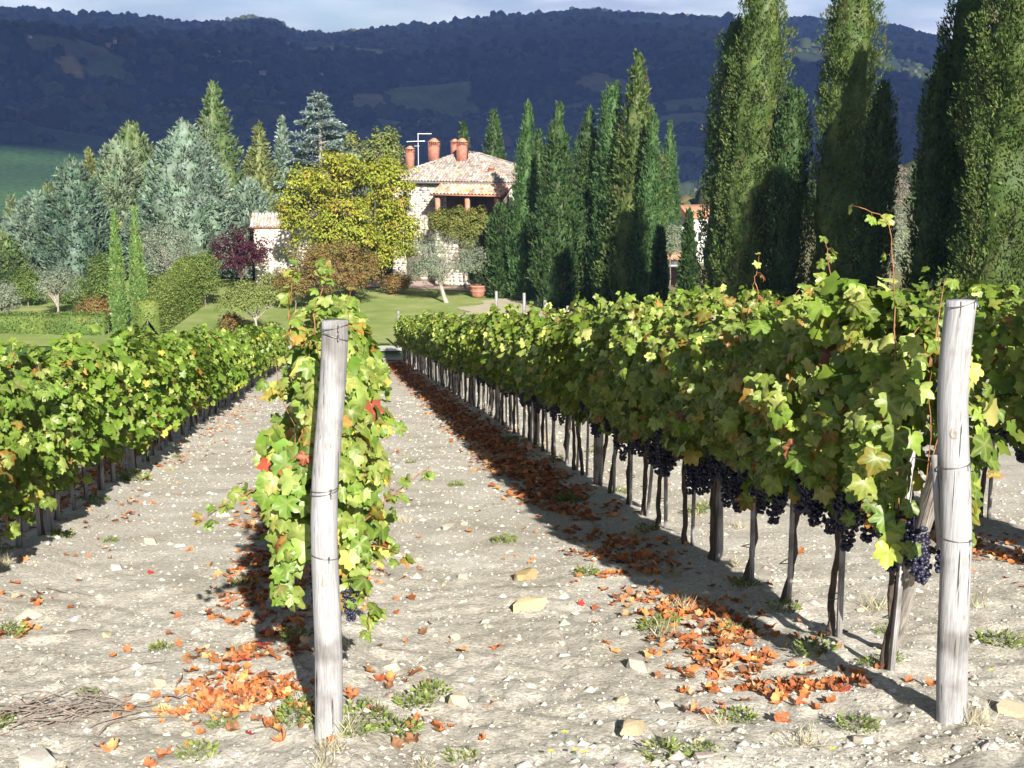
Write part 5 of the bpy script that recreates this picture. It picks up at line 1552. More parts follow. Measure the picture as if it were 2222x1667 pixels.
LEAF_OBJ = []
for k in range(14):
    r_ = np.random.default_rng(900 + k)
    V, F, e, v = leaf_geo_fine(r_.uniform(0.0, 0.55), r_.uniform(-0.15, 0.45), r_.uniform(0.04, 0.24), r_.uniform(0.0, 0.7), 910 + k)
    LEAF_OBJ.append(mesh_np('leaf', V, F, 'vine_leaf', extra={'edge': e, 'vein': v}))
LEAF_LOW = []
for k in range(5):
    r_ = np.random.default_rng(950 + k)
    V, F, e, v = leaf_geo(HALF_LOW, r_.uniform(0.05, 0.40), r_.uniform(-0.1, 0.3), r_.uniform(0.03, 0.14), 960 + k)
    LEAF_LOW.append((V, F))
VP_GREEN = [(5, (0.120, 0.205, 0.024)), (5, (0.160, 0.250, 0.032)), (3, (0.22, 0.30, 0.055)), (1.5, (0.31, 0.36, 0.095)), (0.25, (0.46, 0.42, 0.08)), (0.08, (0.42, 0.22, 0.05)), (0.10, (0.20, 0.08, 0.03))]
VP_R = [(5, (0.115, 0.180, 0.022)), (5, (0.165, 0.240, 0.030)), (3, (0.235, 0.295, 0.05)), (2.4, (0.35, 0.39, 0.11)), (0.28, (0.46, 0.42, 0.10)), (0.12, (0.38, 0.21, 0.06)), (0.15, (0.20, 0.07, 0.03))]
VP_LOW = [(5, (0.105, 0.170, 0.022)), (3, (0.19, 0.23, 0.04)), (0.8, (0.36, 0.29, 0.05)), (0.5, (0.28, 0.13, 0.03)), (0.5, (0.15, 0.055, 0.025))]
VP_C = [(4, (0.130, 0.215, 0.028)), (4, (0.18, 0.265, 0.04)), (3, (0.26, 0.33, 0.07)), (1.5, (0.38, 0.41, 0.10)), (0.5, (0.52, 0.44, 0.09)), (0.22, (0.50, 0.24, 0.05)), (0.22, (0.30, 0.06, 0.03))]

SUN_ROW = np.array([SUN_DIR[:2] @ RL, SUN_DIR[:2] @ RD, SUN_DIR[2]])
def leaf_set(rng, n, z0, z1, hl, thick, pal, low=0.3, end=False, ragged=0.20, taper=0.0):
    """row frame: x to the right of the row, y along it, z up"""
    y = rng.uniform(-hl, hl, n)
    t = rng.beta(1.15, 1.05, n)
    top = z1 + ragged * vnoise(np.stack([y * 2.2 + rng.uniform(0, 99), 0 * y, 0 * y], 1), 3)
    bot = z0 + 0.14 * vnoise(np.stack([y * 2.6 + rng.uniform(0, 99), 0 * y, 0 * y], 1), 4)
    z = bot + (top - bot) * t
    prof = 0.62 + 0.38 * np.sin(np.pi * np.clip(t * 0.9 + 0.08, 0, 1))
    prof = prof * np.where(t > 0.9, 0.75, 1) * (1 - taper * t)
    ph0 = rng.uniform(0, 50)
    sg = np.where(rng.uniform(0, 1, n) < 0.5, -1.0, 1.0)
    q = sg * (0.25 + 0.75 * rng.uniform(0, 1, n) ** 0.55)
    lumps = 1 + 0.75 * vnoise(np.stack([y * 4.3 + ph0, z * 4.3, sg * 4], 1), 8) * (np.abs(q) > 0.5)
    x = q * thick * prof * lumps
    P = np.stack([x, y, z], 1)
    out = np.stack([sg * np.abs(q), rng.normal(0, 0.35, n), 0.35 + 0.9 * (t > 0.86) + rng.normal(0, 0.25, n)], 1)
    if end:
        k = (y < -hl * 0.45)
        out[k] += np.array([0, -1.3, 0])
    N_ = unit(out + SUN_ROW * 0.85 + rng.normal(0, 0.40, (n, 3)))
    D = np.stack([sg * 0.25, rng.normal(0, 0.55, n), -1.0 + rng.normal(0, 0.45, n)], 1)
    D = unit(D - N_ * np.sum(D * N_, 1, keepdims=True))
    s = rng.uniform(0.048, 0.088, n)
    C = pick(rng, pal, n, 0.16)
    kl = rng.uniform(0, 1, n) < np.clip((0.34 - t) / 0.34, 0, 1) * low * 2
    C[kl] = pick(rng, VP_LOW, int(kl.sum()), 0.18)
    return P, D, N_, s, C, t

def stray_shoots(rng, n, z0, z1, hl, thick, pal):
    """canes straying out of the hedge with leaves along them; returns leaf arrays and cane paths"""
    out, paths = [], []
    for k in range(n):
        sg = -1.0 if rng.uniform() < 0.5 else 1.0
        y0 = rng.uniform(-hl, hl)
        if rng.uniform() < 0.6:
            p0 = np.array([rng.normal(0, 0.08), y0, z1 - 0.12]); d = unit(np.array([rng.normal(0, 0.35), rng.normal(0, 0.4), 1.0])); ln = rng.uniform(0.18, 0.42)
        else:
            p0 = np.array([sg * thick * 0.7, y0, rng.uniform(z0 + 0.1, z1 - 0.2)]); d = unit(np.array([sg * 0.8, rng.normal(0, 0.6), rng.normal(0.1, 0.5)])); ln = rng.uniform(0.12, 0.30)
        q = np.linspace(0, 1, 7)
        path = p0 + d * (q * ln)[:, None] + np.array([0, 0, -0.10]) * (q ** 2)[:, None]
        m = int(rng.integers(5, 9))
        a = rng.uniform(0.15, 1.0, m)
        P = np.stack([np.interp(a, q, path[:, i]) for i in range(3)], 1) + rng.normal(0, 0.025, (m, 3))
        N_ = unit(SUN_ROW * 0.7 + np.array([sg * 0.3, 0, 0.3]) + rng.normal(0, 0.55, (m, 3)))
        D = np.stack([rng.normal(0, 0.6, m), rng.normal(0, 0.6, m), -0.8 + rng.normal(0, 0.5, m)], 1)
        D = unit(D - N_ * np.sum(D * N_, 1, keepdims=True))
        out.append((P, D, N_, rng.uniform(0.030, 0.062, m), pick(rng, pal, m, 0.16)))
        paths.append(path)
    return [np.concatenate([o[i] for o in out]) for i in range(5)], paths

def leaves_mesh(name, P, D, N_, s, C, templ):
    S = np.cross(D, N_)
    parts = []
    k = np.arange(len(P)) % len(templ)
    for j, (V, F) in enumerate(templ):
        m = k == j
        if not m.any():
            continue
        W_ = P[m][:, None, :] + s[m][:, None, None] * (V[None, :, :1] * S[m][:, None, :] + V[None, :, 1:2] * D[m][:, None, :] + V[None, :, 2:] * N_[m][:, None, :])
        nn = int(m.sum())
        FF = (F[None] + (np.arange(nn) * len(V))[:, None, None]).reshape(-1, 3)
        parts.append((W_.reshape(-1, 3), FF, np.repeat(C[m], len(V), 0)))
    V, F, C = join(parts)
    return mesh_np(name, V, F, 'vine_foliage', col=C)

def leaf_objects(parent, rng, P, D, N_, s, C):
    S = np.cross(D, N_)
    for i in range(len(P)):
        o = bpy.data.objects.new('leaf', LEAF_OBJ[int(rng.integers(len(LEAF_OBJ)))])
        COL.objects.link(o)
        o.parent = parent
        m = Matrix(((S[i][0], D[i][0], N_[i][0], 0), (S[i][1], D[i][1], N_[i][1], 0), (S[i][2], D[i][2], N_[i][2], 0), (0, 0, 0, 1)))
        m = m @ Matrix.Scale(float(s[i]), 4)
        m.translation = Vector(P[i])
        o.matrix_local = m
        o.color = (float(C[i][0]), float(C[i][1]), float(C[i][2]), 1)

# grape bunches: three shapes shared by all
def bunch_mesh(seed):
    rng = np.random.default_rng(seed)
    V0, F0 = icosphere(2)
    mb = MB()
    ln = rng.uniform(0.13, 0.19)
    for k in range(78):
        t = rng.uniform(0, 1) ** 0.85
        rr = 0.044 * (1 - 0.75 * t) + 0.008
        a = rng.uniform(0, 6.283)
        q = math.sqrt(rng.uniform(0.15, 1)) * rr
        mb.add(V0 * rng.uniform(0.0075, 0.0100) + np.array([math.cos(a) * q, math.sin(a) * q, -0.03 - t * ln]), F0)
    mb.tube([(0, 0, 0.03), (0.003, 0, -0.01), (0, 0, -0.06)], 0.0025, 5)
    return mb.mesh('grape_bunch', 'grape', True)
BUNCH = [bunch_mesh(400 + k) for k in range(4)]

def trunk_mesh(seed, htop=0.80, r=0.021, arm=0.36):
    rng = np.random.default_rng(seed)
    n = 12
    z = np.linspace(-0.06, htop, n)
    x = np.cumsum(rng.normal(0, 0.008, n)); y = np.cumsum(rng.normal(0, 0.013, n))
    x -= x[0]; y -= y[0]
    rr = r * (1 + rng.normal(0, 0.13, n)); rr[0] *= 1.7; rr[1] *= 1.3
    mb = MB()
    mb.tube(np.stack([x, y, z], 1), rr, 8)
    e = np.array([x[-1], y[-1], z[-1] - 0.03])
    for sg in (-1, 1):
        q = np.linspace(0, 1, 7)
        p = e + np.stack([rng.normal(0, 0.008, 7), sg * q * arm, 0.10 * np.sin(q * 1.8) + rng.normal(0, 0.008, 7)], 1)
        p[0] = e
        mb.tube(p, np.linspace(r * 0.8, r * 0.4, 7), 7)
    return mb.mesh('trunk', 'vine_bark', True)
TRUNKS = [trunk_mesh(500 + k) for k in range(8)]

def cane_mesh(seed):
    rng = np.random.default_rng(seed)
    n = 9
    z = np.linspace(0, 1.25, n)
    p = np.stack([np.cumsum(rng.normal(0, 0.035, n)), np.cumsum(rng.normal(0, 0.03, n)), z], 1)
    p -= p[0]
    return MB().tube(p, np.linspace(0.0052, 0.0022, n), 5).mesh('cane', 'cane', True)
CANES = [cane_mesh(530 + k) for k in range(6)]
STAKES = []
for k in range(4):
    r_ = np.random.default_rng(560 + k)
    mb = MB()
    mb.box((0, 0, 0.50), (0.030, 0.026, 1.45), taper=0.93, jit=0.0015, rng=r_)
    STAKES.append(mb.mesh('stake', 'stake_wood'))
TIE = MB().tube([(math.cos(a) * 0.042, math.sin(a) * 0.030, 0.006 * math.sin(2 * a)) for a in np.linspace(0, 2 * math.pi, 13)], 0.0035, 5, cap=False).mesh('tie', 'green_tie')

POSTS = {'right': (9.55, 4.75), 'left': (12.3, 4.9), 'middle': (10.8, 4.9), 'outer': (10.2, 4.8)}
ROWNAME = {'right': 'right', 'left': 'left', 'middle': 'middle', 'outer': 'outermost right'}
ORD = ['first', 'second', 'third', 'fourth', 'fifth', 'sixth', 'seventh', 'eighth', 'ninth', 'tenth', 'eleventh', 'twelfth']

FAR_VARIANTS = {}
def far_variants(key, z0, z1, thick, pal, n, cnt=9):
    if key not in FAR_VARIANTS:
        out = []
        for k in range(cnt):
            rng = np.random.default_rng(hash_key(key) + k)
            P, D, N_, s, C, t = leaf_set(rng, n, z0, z1, 0.47, thick, pal)
            X_, _ = stray_shoots(rng, 5, z0, z1, 0.47, thick, pal)
            P, D, N_, s, C = [np.concatenate([a_, b_]) for a_, b_ in zip((P, D, N_, s, C), X_)]
            out.append(leaves_mesh('foliage', P, D, N_, s * 1.08, C, LEAF_LOW))
        FAR_VARIANTS[key] = out
    return FAR_VARIANTS[key]

def hash_key(k):
    return sum(ord(c) * 31 for c in k)

def vine_row(key, l, s0, s1, z0, z1, thick, pal, near, near_label, far_label, group, side, seed, bunches=0.0, step=0.78, nleaf=430, stakes=True, taper=0.0):
    rng = np.random.default_rng(seed)
    s = s0; i = 0
    seen = {}
    fv = far_variants(key, z0, z1, thick, pal, nleaf)
    while s < s1:
        ss = s + rng.normal(0, 0.04)
        x, y = row_xy(ss, l + rng.normal(0, 0.025))
        g = hg(x, y)
        near_ = i < near
        p0, dp = POSTS[key]
        j_ = int((ss - p0) // dp)
        seen[j_] = seen.get(j_, 0) + 1
        nth = '%s beyond its %s thick post' % (ORD[seen[j_] - 1], ORD[j_]) if j_ >= 0 else '%s before its first thick post' % ORD[seen[j_] - 1]
        label = near_label.replace('#', ORD[i]) if near_ else 'leafy grapevine in the %s row, %s' % (ROWNAME[key], nth)
        v = thing('grapevine', label, 'grapevine', (x, y, g), ROWROT + (0 if near_ else (math.pi if rng.uniform() < 0.5 else 0)), None if near_ else group)
        link('trunk', TRUNKS[int(rng.integers(8))], v, (0, 0, 0), (0, 0, math.pi * int(rng.integers(2))), (1, 1, rng.uniform(0.95, 1.05)))
        if near_:
            P, D, N_, sz, C, t = leaf_set(rng, 640, z0, z1, 0.47, thick, pal, end=(i == 0), taper=taper)
            score = side * P[:, 0] + 0.5 * (P[:, 2] > z1 - 0.25) * thick + sz * 3 - (1.0 if i == 0 else 0.2) * P[:, 1] * (0.9 if side == 0 or i == 0 else 0.1)
            o_ = np.argsort(-score)
            a, b = o_[:255], o_[255:]
            leaf_objects(v, rng, P[a], D[a], N_[a], sz[a] * rng.uniform(0.72, 1.22, len(a)), C[a])
            X_, paths = stray_shoots(rng, 6, z0, z1, 0.45, thick, pal)
            leaf_objects(v, rng, *X_)
            for pth in paths:
                MB().tube(pth, np.linspace(0.004, 0.0015, 7), 5).build('cane', 'cane', v, True)
            tag(link('foliage', leaves_mesh('foliage', P[b], D[b], N_[b], sz[b] * 1.1, C[b], LEAF_LOW), v), kind='stuff')
            for k in range(6):
                link('cane', CANES[int(rng.integers(6))], v, (rng.normal(0, 0.05), rng.uniform(-0.36, 0.36), 0.80), (rng.normal(0, 0.05), rng.normal(0, 0.05), rng.uniform(0, 6.28)), (0.8, 0.8, (z1 - 0.75) / 1.25 * rng.uniform(0.7, 0.98)))
            for zz in (0.30, 0.62):
                link('tie', TIE, v, (0.012, 0, zz + rng.normal(0, 0.04)), (0, rng.normal(0, 0.15), 0), (1.0, 1.0, 1.0))
        else:
            fo = link('foliage', fv[int(rng.integers(len(fv)))], v, (0, 0, rng.normal(0, 0.03)), (0, 0, 0), (1, 1, rng.uniform(0.96, 1.05)))
            tag(fo, kind='stuff')
        if bunches and s < 40:
            nb = int(rng.integers(12, 17)) if near_ else int(rng.integers(6, 10))
            for k in range(nb):
                sd = side if rng.uniform() < 0.7 else -side
                link('grape_bunch', BUNCH[int(rng.integers(4))], v, (sd * rng.uniform(0.03, 0.20), rng.uniform(-0.38, 0.38), z0 + rng.uniform(-0.03, 0.20)), (rng.normal(0, 0.1), rng.normal(0, 0.1), rng.uniform(0, 6)), (1.35,) * 3)
        if stakes:
            sx, sy = row_xy(ss - 0.075, l + 0.02)
            st = link('stake', STAKES[int(rng.integers(4))], None, (sx, sy, hg(sx, sy)), (rng.normal(0, 0.03), rng.normal(0, 0.035), ROWROT + rng.normal(0, 0.2)), (1, 1, min(1.0, z0 + 0.35) if z0 < 0.6 else 1))
            if near_:
                tag(st, 'thin grey stake of the ' + near_label.replace('#', ORD[i]).replace('grapevine behind the tall end post of the row right of the path', 'vine in the right row').replace('grapevine behind the pale end post in the middle','vine in the middle row').replace('grapevine from the left picture edge in the left row','vine in the left row'), 'stake', group.replace('vines', 'stakes'))
            else:
                tag(st, 'thin grey stake in the %s row, %s' % (ROWNAME[key], nth), 'stake', group.replace('vines', 'stakes'))
        i += 1
        s += step * (1 + rng.normal(0, 0.03))

vine_row('right', 2.77, 6.30, 64.0, 0.85, 1.90, 0.29, VP_R, 9, '# grapevine behind the tall end post of the row right of the path', 'leafy grapevine further down the row right of the path', 'vines further down the right row', -1, 1, bunches=1.0)
vine_row('middle', -0.11, 6.55, 62.0, 0.64, 1.86, 0.25, VP_C, 4, '# grapevine behind the pale end post in the middle', 'leafy grapevine hidden down the middle row', 'vines further down the middle row', 0, 2, bunches=0.6, taper=0.42)
vine_row('left', -2.80, 8.2, 60.0, 0.42, 1.64, 0.30, VP_GREEN, 6, '# grapevine from the left picture edge in the left row', 'leafy grapevine further down the left row', 'vines further down the left row', 1, 3)
vine_row('outer', 5.70, 7.0, 24.0, 0.80, 2.05, 0.30, VP_R, 0, '', 'leafy grapevine in the row behind the tall end post at the right picture edge', 'vines of the outer right row', -1, 4, bunches=0.7)

# ---- posts
def post(name, label, s, l, h, r, tilt, seed, mat='weathered_wood', loops=(), group=None, knots=(), bend=0.015, cat='post', n=26, m=56):
    rng = np.random.default_rng(seed)
    x, y = row_xy(s, l); g = hg(x, y)
    t = thing(name, label, cat, (x, y, g), ROWROT, group)
    z = np.linspace(-0.30, h, m)
    ph = np.arange(n) * 2 * np.pi / n
    cx = bend * np.sin(z * 2.1 + seed) + 0.5 * bend * np.sin(z * 4.7 + seed * 2) + tilt[0] * z
    cy = bend * 0.6 * np.cos(z * 2.6 + seed) + tilt[1] * z
    Z, A = np.meshgrid(z, ph, indexing='ij')
    rr = r * (1.04 - 0.06 * Z / h) * (1 + 0.05 * np.cos(2 * A + 0.4 + 0.7 * Z) + 0.035 * fbm(np.stack([np.cos(A).ravel() * 2, np.sin(A).ravel() * 2, Z.ravel() * 2.2 + seed], 1), 3, seed).reshape(Z.shape))
    for (a0, wv, dp) in ((rng.uniform(4.2, 5.2), 0.05, 0.10), (rng.uniform(3.6, 4.2), 0.04, 0.07), (rng.uniform(5.3, 6.0), 0.04, 0.08)):
        da = np.angle(np.exp(1j * (A - a0 - 0.10 * np.sin(Z * 3 + a0))))
        rr = rr * (1 - dp * np.exp(-(da / 0.09) ** 2) * (0.4 + 0.6 * np.sin(Z * 1.7 + a0) ** 2))
    for (a0, zk) in knots:
        da = np.angle(np.exp(1j * (A - a0)))
        d2 = (da * r / 0.022) ** 2 + ((Z - zk) / 0.032) ** 2
        rr = rr + 0.006 * np.exp(-d2) - 0.008 * np.exp(-d2 * 7)
    V = np.stack([cx[:, None] + rr * np.cos(A), cy[:, None] + rr * np.sin(A), Z], -1).reshape(-1, 3)
    i = (np.arange(m - 1)[:, None] * n + np.arange(n)[None, :]); i2 = (np.arange(m - 1)[:, None] * n + (np.arange(n)[None, :] + 1) % n)
    F = np.stack([i, i2, i2 + n, i + n], -1).reshape(-1, 4)
    c = len(V)
    V = np.concatenate([V, [[cx[-1], cy[-1], h + 0.002]]])
    T = np.array([(c, (m - 1) * n + k, (m - 1) * n + (k + 1) % n) for k in range(n)])
    link('shaft', mesh_np('shaft', V, [F, T], mat, smooth=True), t)
    for a0, zk in knots:
        jx = np.interp(zk, z, cx); jy = np.interp(zk, z, cy)
        e = np.array([math.cos(a0), math.sin(a0), 0]); sd = np.array([-math.sin(a0), math.cos(a0), 0])
        ww = np.linspace(0, 2 * np.pi, 15)[:-1]; kw_ = rng.uniform(0.010, 0.015); kh = kw_ * 1.35
        Vk = [np.array([jx, jy, zk]) + e * (r * 1.02 - 0.002)]
        for f_, dp in ((0.45, 0.001), (0.8, 0.003), (1.3, -0.001)):
            Vk += [np.array([jx, jy, zk]) + e * (r * 1.02 + dp - 0.25 * r * (f_ * kw_ * math.cos(w_) / r) ** 2) + sd * f_ * kw_ * math.cos(w_) + np.array([0, 0, f_ * kh * math.sin(w_)]) for w_ in ww]
        Fk = [(0, 1 + q, 1 + (q + 1) % 14) for q in range(14)]
        for b_ in (0, 1):
            for q in range(14):
                a1, a2 = 1 + b_ * 14 + q, 1 + b_ * 14 + (q + 1) % 14
                Fk += [(a1, a1 + 14, a2 + 14), (a1, a2 + 14, a2)]
        link('knot', mesh_np('knot', np.array(Vk), np.array(Fk), 'brown_grey_wood', smooth=True), t)
    for zl, tl, kn in loops:
        jx = np.interp(zl, z, cx); jy = np.interp(zl, z, cy)
        a = np.linspace(0, 2 * np.pi, 25)
        R_ = r * 1.07
        lo = MB().tube(np.stack([jx + R_ * np.cos(a), jy + R_ * np.sin(a), zl + tl * np.cos(a)], 1), 0.0022, 5, cap=False)
        lo.tube([(jx + R_ * math.cos(kn), jy + R_ * math.sin(kn), zl + tl * math.cos(kn)), (jx + (R_ + .012) * math.cos(kn), jy + (R_ + .012) * math.sin(kn), zl + 0.012), (jx + (R_ + .02) * math.cos(kn), jy + (R_ + .02) * math.sin(kn), zl - 0.010)], 0.0035, 5)
        lo.build('wire_loop', 'wire', t)
    return t

post('end_post', 'pale split wooden end post standing alone in the middle foreground', 5.74, -0.115, 1.885, 0.058, (0.032, 0.03), 3,
     loops=[(1.86, 0.012, 4.9), (1.82, -0.022, 4.9), (1.135, 0.006, 5.1), (1.12, 0.010, 5.1), (0.83, -0.012, 5.0)], knots=[(4.75, 1.34), (4.6, 0.72), (4.9, 1.22)], bend=0.018)
post('end_post', 'tall grey wooden end post with knots at the right', 5.44, 2.72, 1.94, 0.064, (-0.018, 0.02), 8,
     loops=[(1.93, 0.02, 5.2), (1.21, 0.012, 5.2), (0.87, -0.004, 5.2)], knots=[(5.0, 1.84), (4.35, 1.36), (5.15, 0.52)], bend=0.022)
k = 0
for key, l, ss, lab in (('right', 2.77, np.arange(9.55, 63, 4.75), 'round grey post in the row right of the path'), ('left', -2.80, np.arange(12.3, 60, 4.9), 'round grey post in the left row'),
                        ('middle', -0.11, np.arange(10.8, 62, 4.9), 'round grey post hidden in the middle row'), ('outer', 5.70, np.arange(10.2, 24, 4.8), 'round grey post in the outer right row')):
    for j, s_ in enumerate(ss):
        lb = '%s %s' % (ORD[j] if j < 12 else 'last', lab.replace('round grey post', 'thick round grey post'))
        post('trellis_post', lb, float(s_), l + 0.02, 1.5 if key == 'left' else 1.9, 0.047, (0.01 * ((j % 3) - 1), 0.0), 20 + k, n=12, m=12, mat='brown_grey_wood' if key != 'left' else 'weathered_wood', group=lab + 's')
        k += 1

# leaning brace behind the right end post and a thin slat beside it
def pole(name, label, p0, p1, r0, r1, mat, cat, square=False):
    x0, y0 = row_xy(p0[0], p0[1]); x1, y1 = row_xy(p1[0], p1[1])
    g0 = hg(x0, y0); g1 = hg(x1, y1)
    a = np.array([x0, y0, g0 + p0[2]]); b = np.array([x1, y1, g1 + p1[2]])
    L_ = np.linalg.norm(b - a)
    if square:
        m = MB().box((0, 0, L_ / 2), (r0 * 2, r1 * 2, L_))
    else:
        q = np.linspace(0, 1, 14)
        m = MB().tube(np.stack([0.008 * np.sin(q * 7), 0.006 * np.cos(q * 5), q * L_], 1), r0 + (r1 - r0) * q, 14)
    o = m.build(name, mat, None, not square, tuple(a), tuple(Vector(b - a).to_track_quat('Z', 'Y').to_euler()))
    return tag(o, label, cat)
pole('brace_pole', 'brown-grey pole leaning against the back of the tall right end post', (6.75, 2.98, -0.1), (5.62, 2.72, 1.30), 0.047, 0.042, 'brown_grey_wood', 'pole')
pole('thin_slat', 'narrow pale slat leaning on the left side of the tall right end post', (5.55, 2.68, 0.80), (5.50, 2.60, 1.26), 0.014, 0.006, 'weathered_wood', 'slat', square=True)

# wires
for key, l, s0, s1, zs in (('right', 2.77, 5.55, 63.5, (0.80, 1.22, 1.93)), ('middle', -0.11, 6.05, 61.5, (0.80, 1.13, 1.84)), ('left', -2.80, 7.5, 59.5, (0.62, 1.1, 1.7)), ('outer', 5.70, 6.0, 24, (0.8, 1.2, 1.9))):
    for zz, nm in zip(zs, ('lowest', 'middle', 'top')):
        q = np.linspace(s0, s1, 60)
        x, y = row_xy(q, l + 0.05)
        p = np.stack([x, y, H(x, y) + zz], 1)
        o = MB().tube(p - p[0], 0.0024, 5).build('trellis_wire', 'wire', None, False, tuple(p[0]))
        tag(o, '%s trellis wire running along the %s row of vines' % (nm, {'outer': 'outermost right'}.get(key, key)), 'wire')

# straggling shoots on the middle vine, and one rising by the right end post
def shoot(parent_xy, pts, nl, label, seed, pal, size=0.06, along=None):
    rng = np.random.default_rng(seed)
    x, y = row_xy(*parent_xy)
    g = hg(x, y)
    t = thing('vine_shoot', label, 'vine shoot', (x, y, g), ROWROT)
    pts = np.array(pts, float)
    q = np.linspace(0, 1, 16); k = np.linspace(0, 1, len(pts))
    P = np.stack([np.interp(q, k, pts[:, i]) for i in range(3)], 1) + rng.normal(0, 0.006, (16, 3))
    MB().tube(P, np.linspace(0.0045, 0.0016, 16), 5).build('cane', 'cane', t, True)
    a = np.linspace(0.12, 1.0, nl) + rng.normal(0, 0.02, nl)
    C0 = np.stack([np.interp(a, q, P[:, i]) for i in range(3)], 1)
    off = rand_unit(rng, nl) * np.array([1, 1, 0.7]) * 0.045
    for i in range(nl):
        MB().tube([C0[i], C0[i] + off[i] * 0.6 + (0, 0, 0.01), C0[i] + off[i]], 0.0012, 4).build('petiole', 'cane', t)
    N_ = unit(np.array([0.1, -0.55, 0.75]) + rng.normal(0, 0.5, (nl, 3)))
    D = np.stack([rng.normal(0, 0.6, nl), rng.normal(0, 0.4, nl), -1 + rng.normal(0, 0.4, nl)], 1)
    D = unit(D - N_ * np.sum(D * N_, 1, keepdims=True))
    leaf_objects(t, rng, C0 + off, D, N_, size * rng.uniform(0.6, 1.15, nl) * np.linspace(1.1, 0.6, nl), pick(rng, pal, nl, 0.15))
shoot((6.5, -0.11), [(-0.2, 0, 1.05), (-0.36, 0, 1.06), (-0.52, 0.02, 0.98), (-0.66, 0.03, 0.88)], 16, 'loose leafy shoot hanging out to the left of the middle vine', 71, VP_C[:3])
shoot((6.5, -0.11), [(0.15, 0, 0.85), (0.30, 0, 0.98), (0.42, 0, 1.08), (0.52, 0, 1.16)], 15, 'leafy shoot reaching out to the right of the middle vine', 72, VP_C[:3], 0.05)
shoot((6.5, -0.11), [(-0.05, -0.1, 1.8), (-0.02, -0.1, 1.98), (0.03, -0.12, 2.12), (0.05, -0.1, 2.22)], 14, 'leafy tip rising straight above the middle vine', 73, VP_C)
shoot((6.5, -0.11), [(-0.14, -0.1, 1.8), (-0.15, -0.1, 1.95), (-0.13, -0.12, 2.1), (-0.1, -0.1, 2.18)], 12, 'reddish leafy tip left of the straight tip above the middle vine', 74, VP_C)
shoot((6.5, -0.11), [(0.10, -0.3, 0.8), (0.17, -0.34, 0.68), (0.20, -0.36, 0.55), (0.19, -0.37, 0.42)], 10, 'drooping leafy shoot low at the right of the pale end post', 75, VP_C[:3], 0.075)
shoot((6.5, -0.11), [(-0.12, -0.3, 0.9), (-0.2, -0.34, 0.8), (-0.23, -0.36, 0.70), (-0.2, -0.37, 0.60)], 8, 'drooping leafy shoot low at the left of the pale end post', 76, VP_C[:3], 0.07)
shoot((6.2, 2.77), [(-0.12, -0.1, 1.3), (-0.12, -0.12, 1.7), (-0.15, -0.12, 2.1), (-0.2, -0.1, 2.36), (-0.34, -0.1, 2.42)], 7, 'bare red shoot rising above the right row beside the tall end post', 77, VP_R[:3], 0.06)
shoot((7.0, 2.77), [(-0.1, 0, 1.9), (-0.12, 0, 2.1), (-0.16, 0, 2.28)], 8, 'pale leafy tip above the right row left of the bare red shoot', 78, VP_R[:4], 0.065)
shoot((8.3, 2.77), [(-0.1, 0, 1.9), (-0.13, 0, 2.1), (-0.12, 0, 2.24)], 6, 'small browned tip above the right row', 79, VP_R[3:], 0.05)
b = link('grape_bunch', BUNCH[1], None, (0, 0, 0)); xg, yg = row_xy(6.12, 0.0); b.location = (xg, yg, hg(xg, yg) + 0.64); b.scale = (0.9, 0.9, 0.9)
tag(b, 'small blue-black grape bunch hanging just right of the pale end post', 'grapes')

# end posts of far rows and fence posts before the cypresses
for (u, Y, vt, label) in ((1077, 71, 632, 'pale post with a diagonal brace behind the right vines'), (1137, 69, 636, 'pale post second from the left behind the right vines'),
                          (1182, 66, 652, 'grey post third from the left behind the right vines'), (1231, 63, 664, 'grey post fourth from the left behind the right vines'),
                          (866, 67.5, 675, 'small white post at the far end of the right row')):
    x = at(u, Y); g = float(H(x, Y)[0]); h = zat(vt, Y) - g
    t = thing('fence_post', label, 'post', (x, Y, g))
    MB().tube([(0, 0, -0.2), (0.01, 0, h * 0.5), (0, 0, h)], [0.085, 0.08, 0.075], 10).build('shaft', 'weathered_wood', t)
    if u == 1077:
        MB().tube([(-0.55, 0.0, -0.1), (-0.06, 0, h * 0.62)], [0.05, 0.05], 8).build('brace', 'weathered_wood', t)

# ------------------------------------------------------------------ fallen leaves, stones, weeds, twigs
DEAD = [(5, (0.48, 0.165, 0.055)), (3, (0.55, 0.25, 0.10)), (3, (0.34, 0.115, 0.045)), (1.2, (0.56, 0.36, 0.20)), (1.8, (0.23, 0.11, 0.06)), (0.15, (0.45, 0.05, 0.05))]
DEAD_OBJ = []; DEAD_T = []
for k in range(8):
    r_ = np.random.default_rng(1000 + k)
    V, F, e, v = leaf_geo_fine(r_.uniform(-0.6, 0.1), r_.uniform(-0.1, 0.6), r_.uniform(0.12, 0.35), r_.uniform(-0.9, 0.2), 1010 + k)
    DEAD_OBJ.append(mesh_np('fallen_leaf', V, F, 'dead_leaf'))
    V, F, e, v = leaf_geo(HALF_LOW, r_.uniform(-0.55, 0.15), r_.uniform(-0.1, 0.45), r_.uniform(0.1, 0.25), 1020 + k, 0.07)
    DEAD_T.append((V, F))

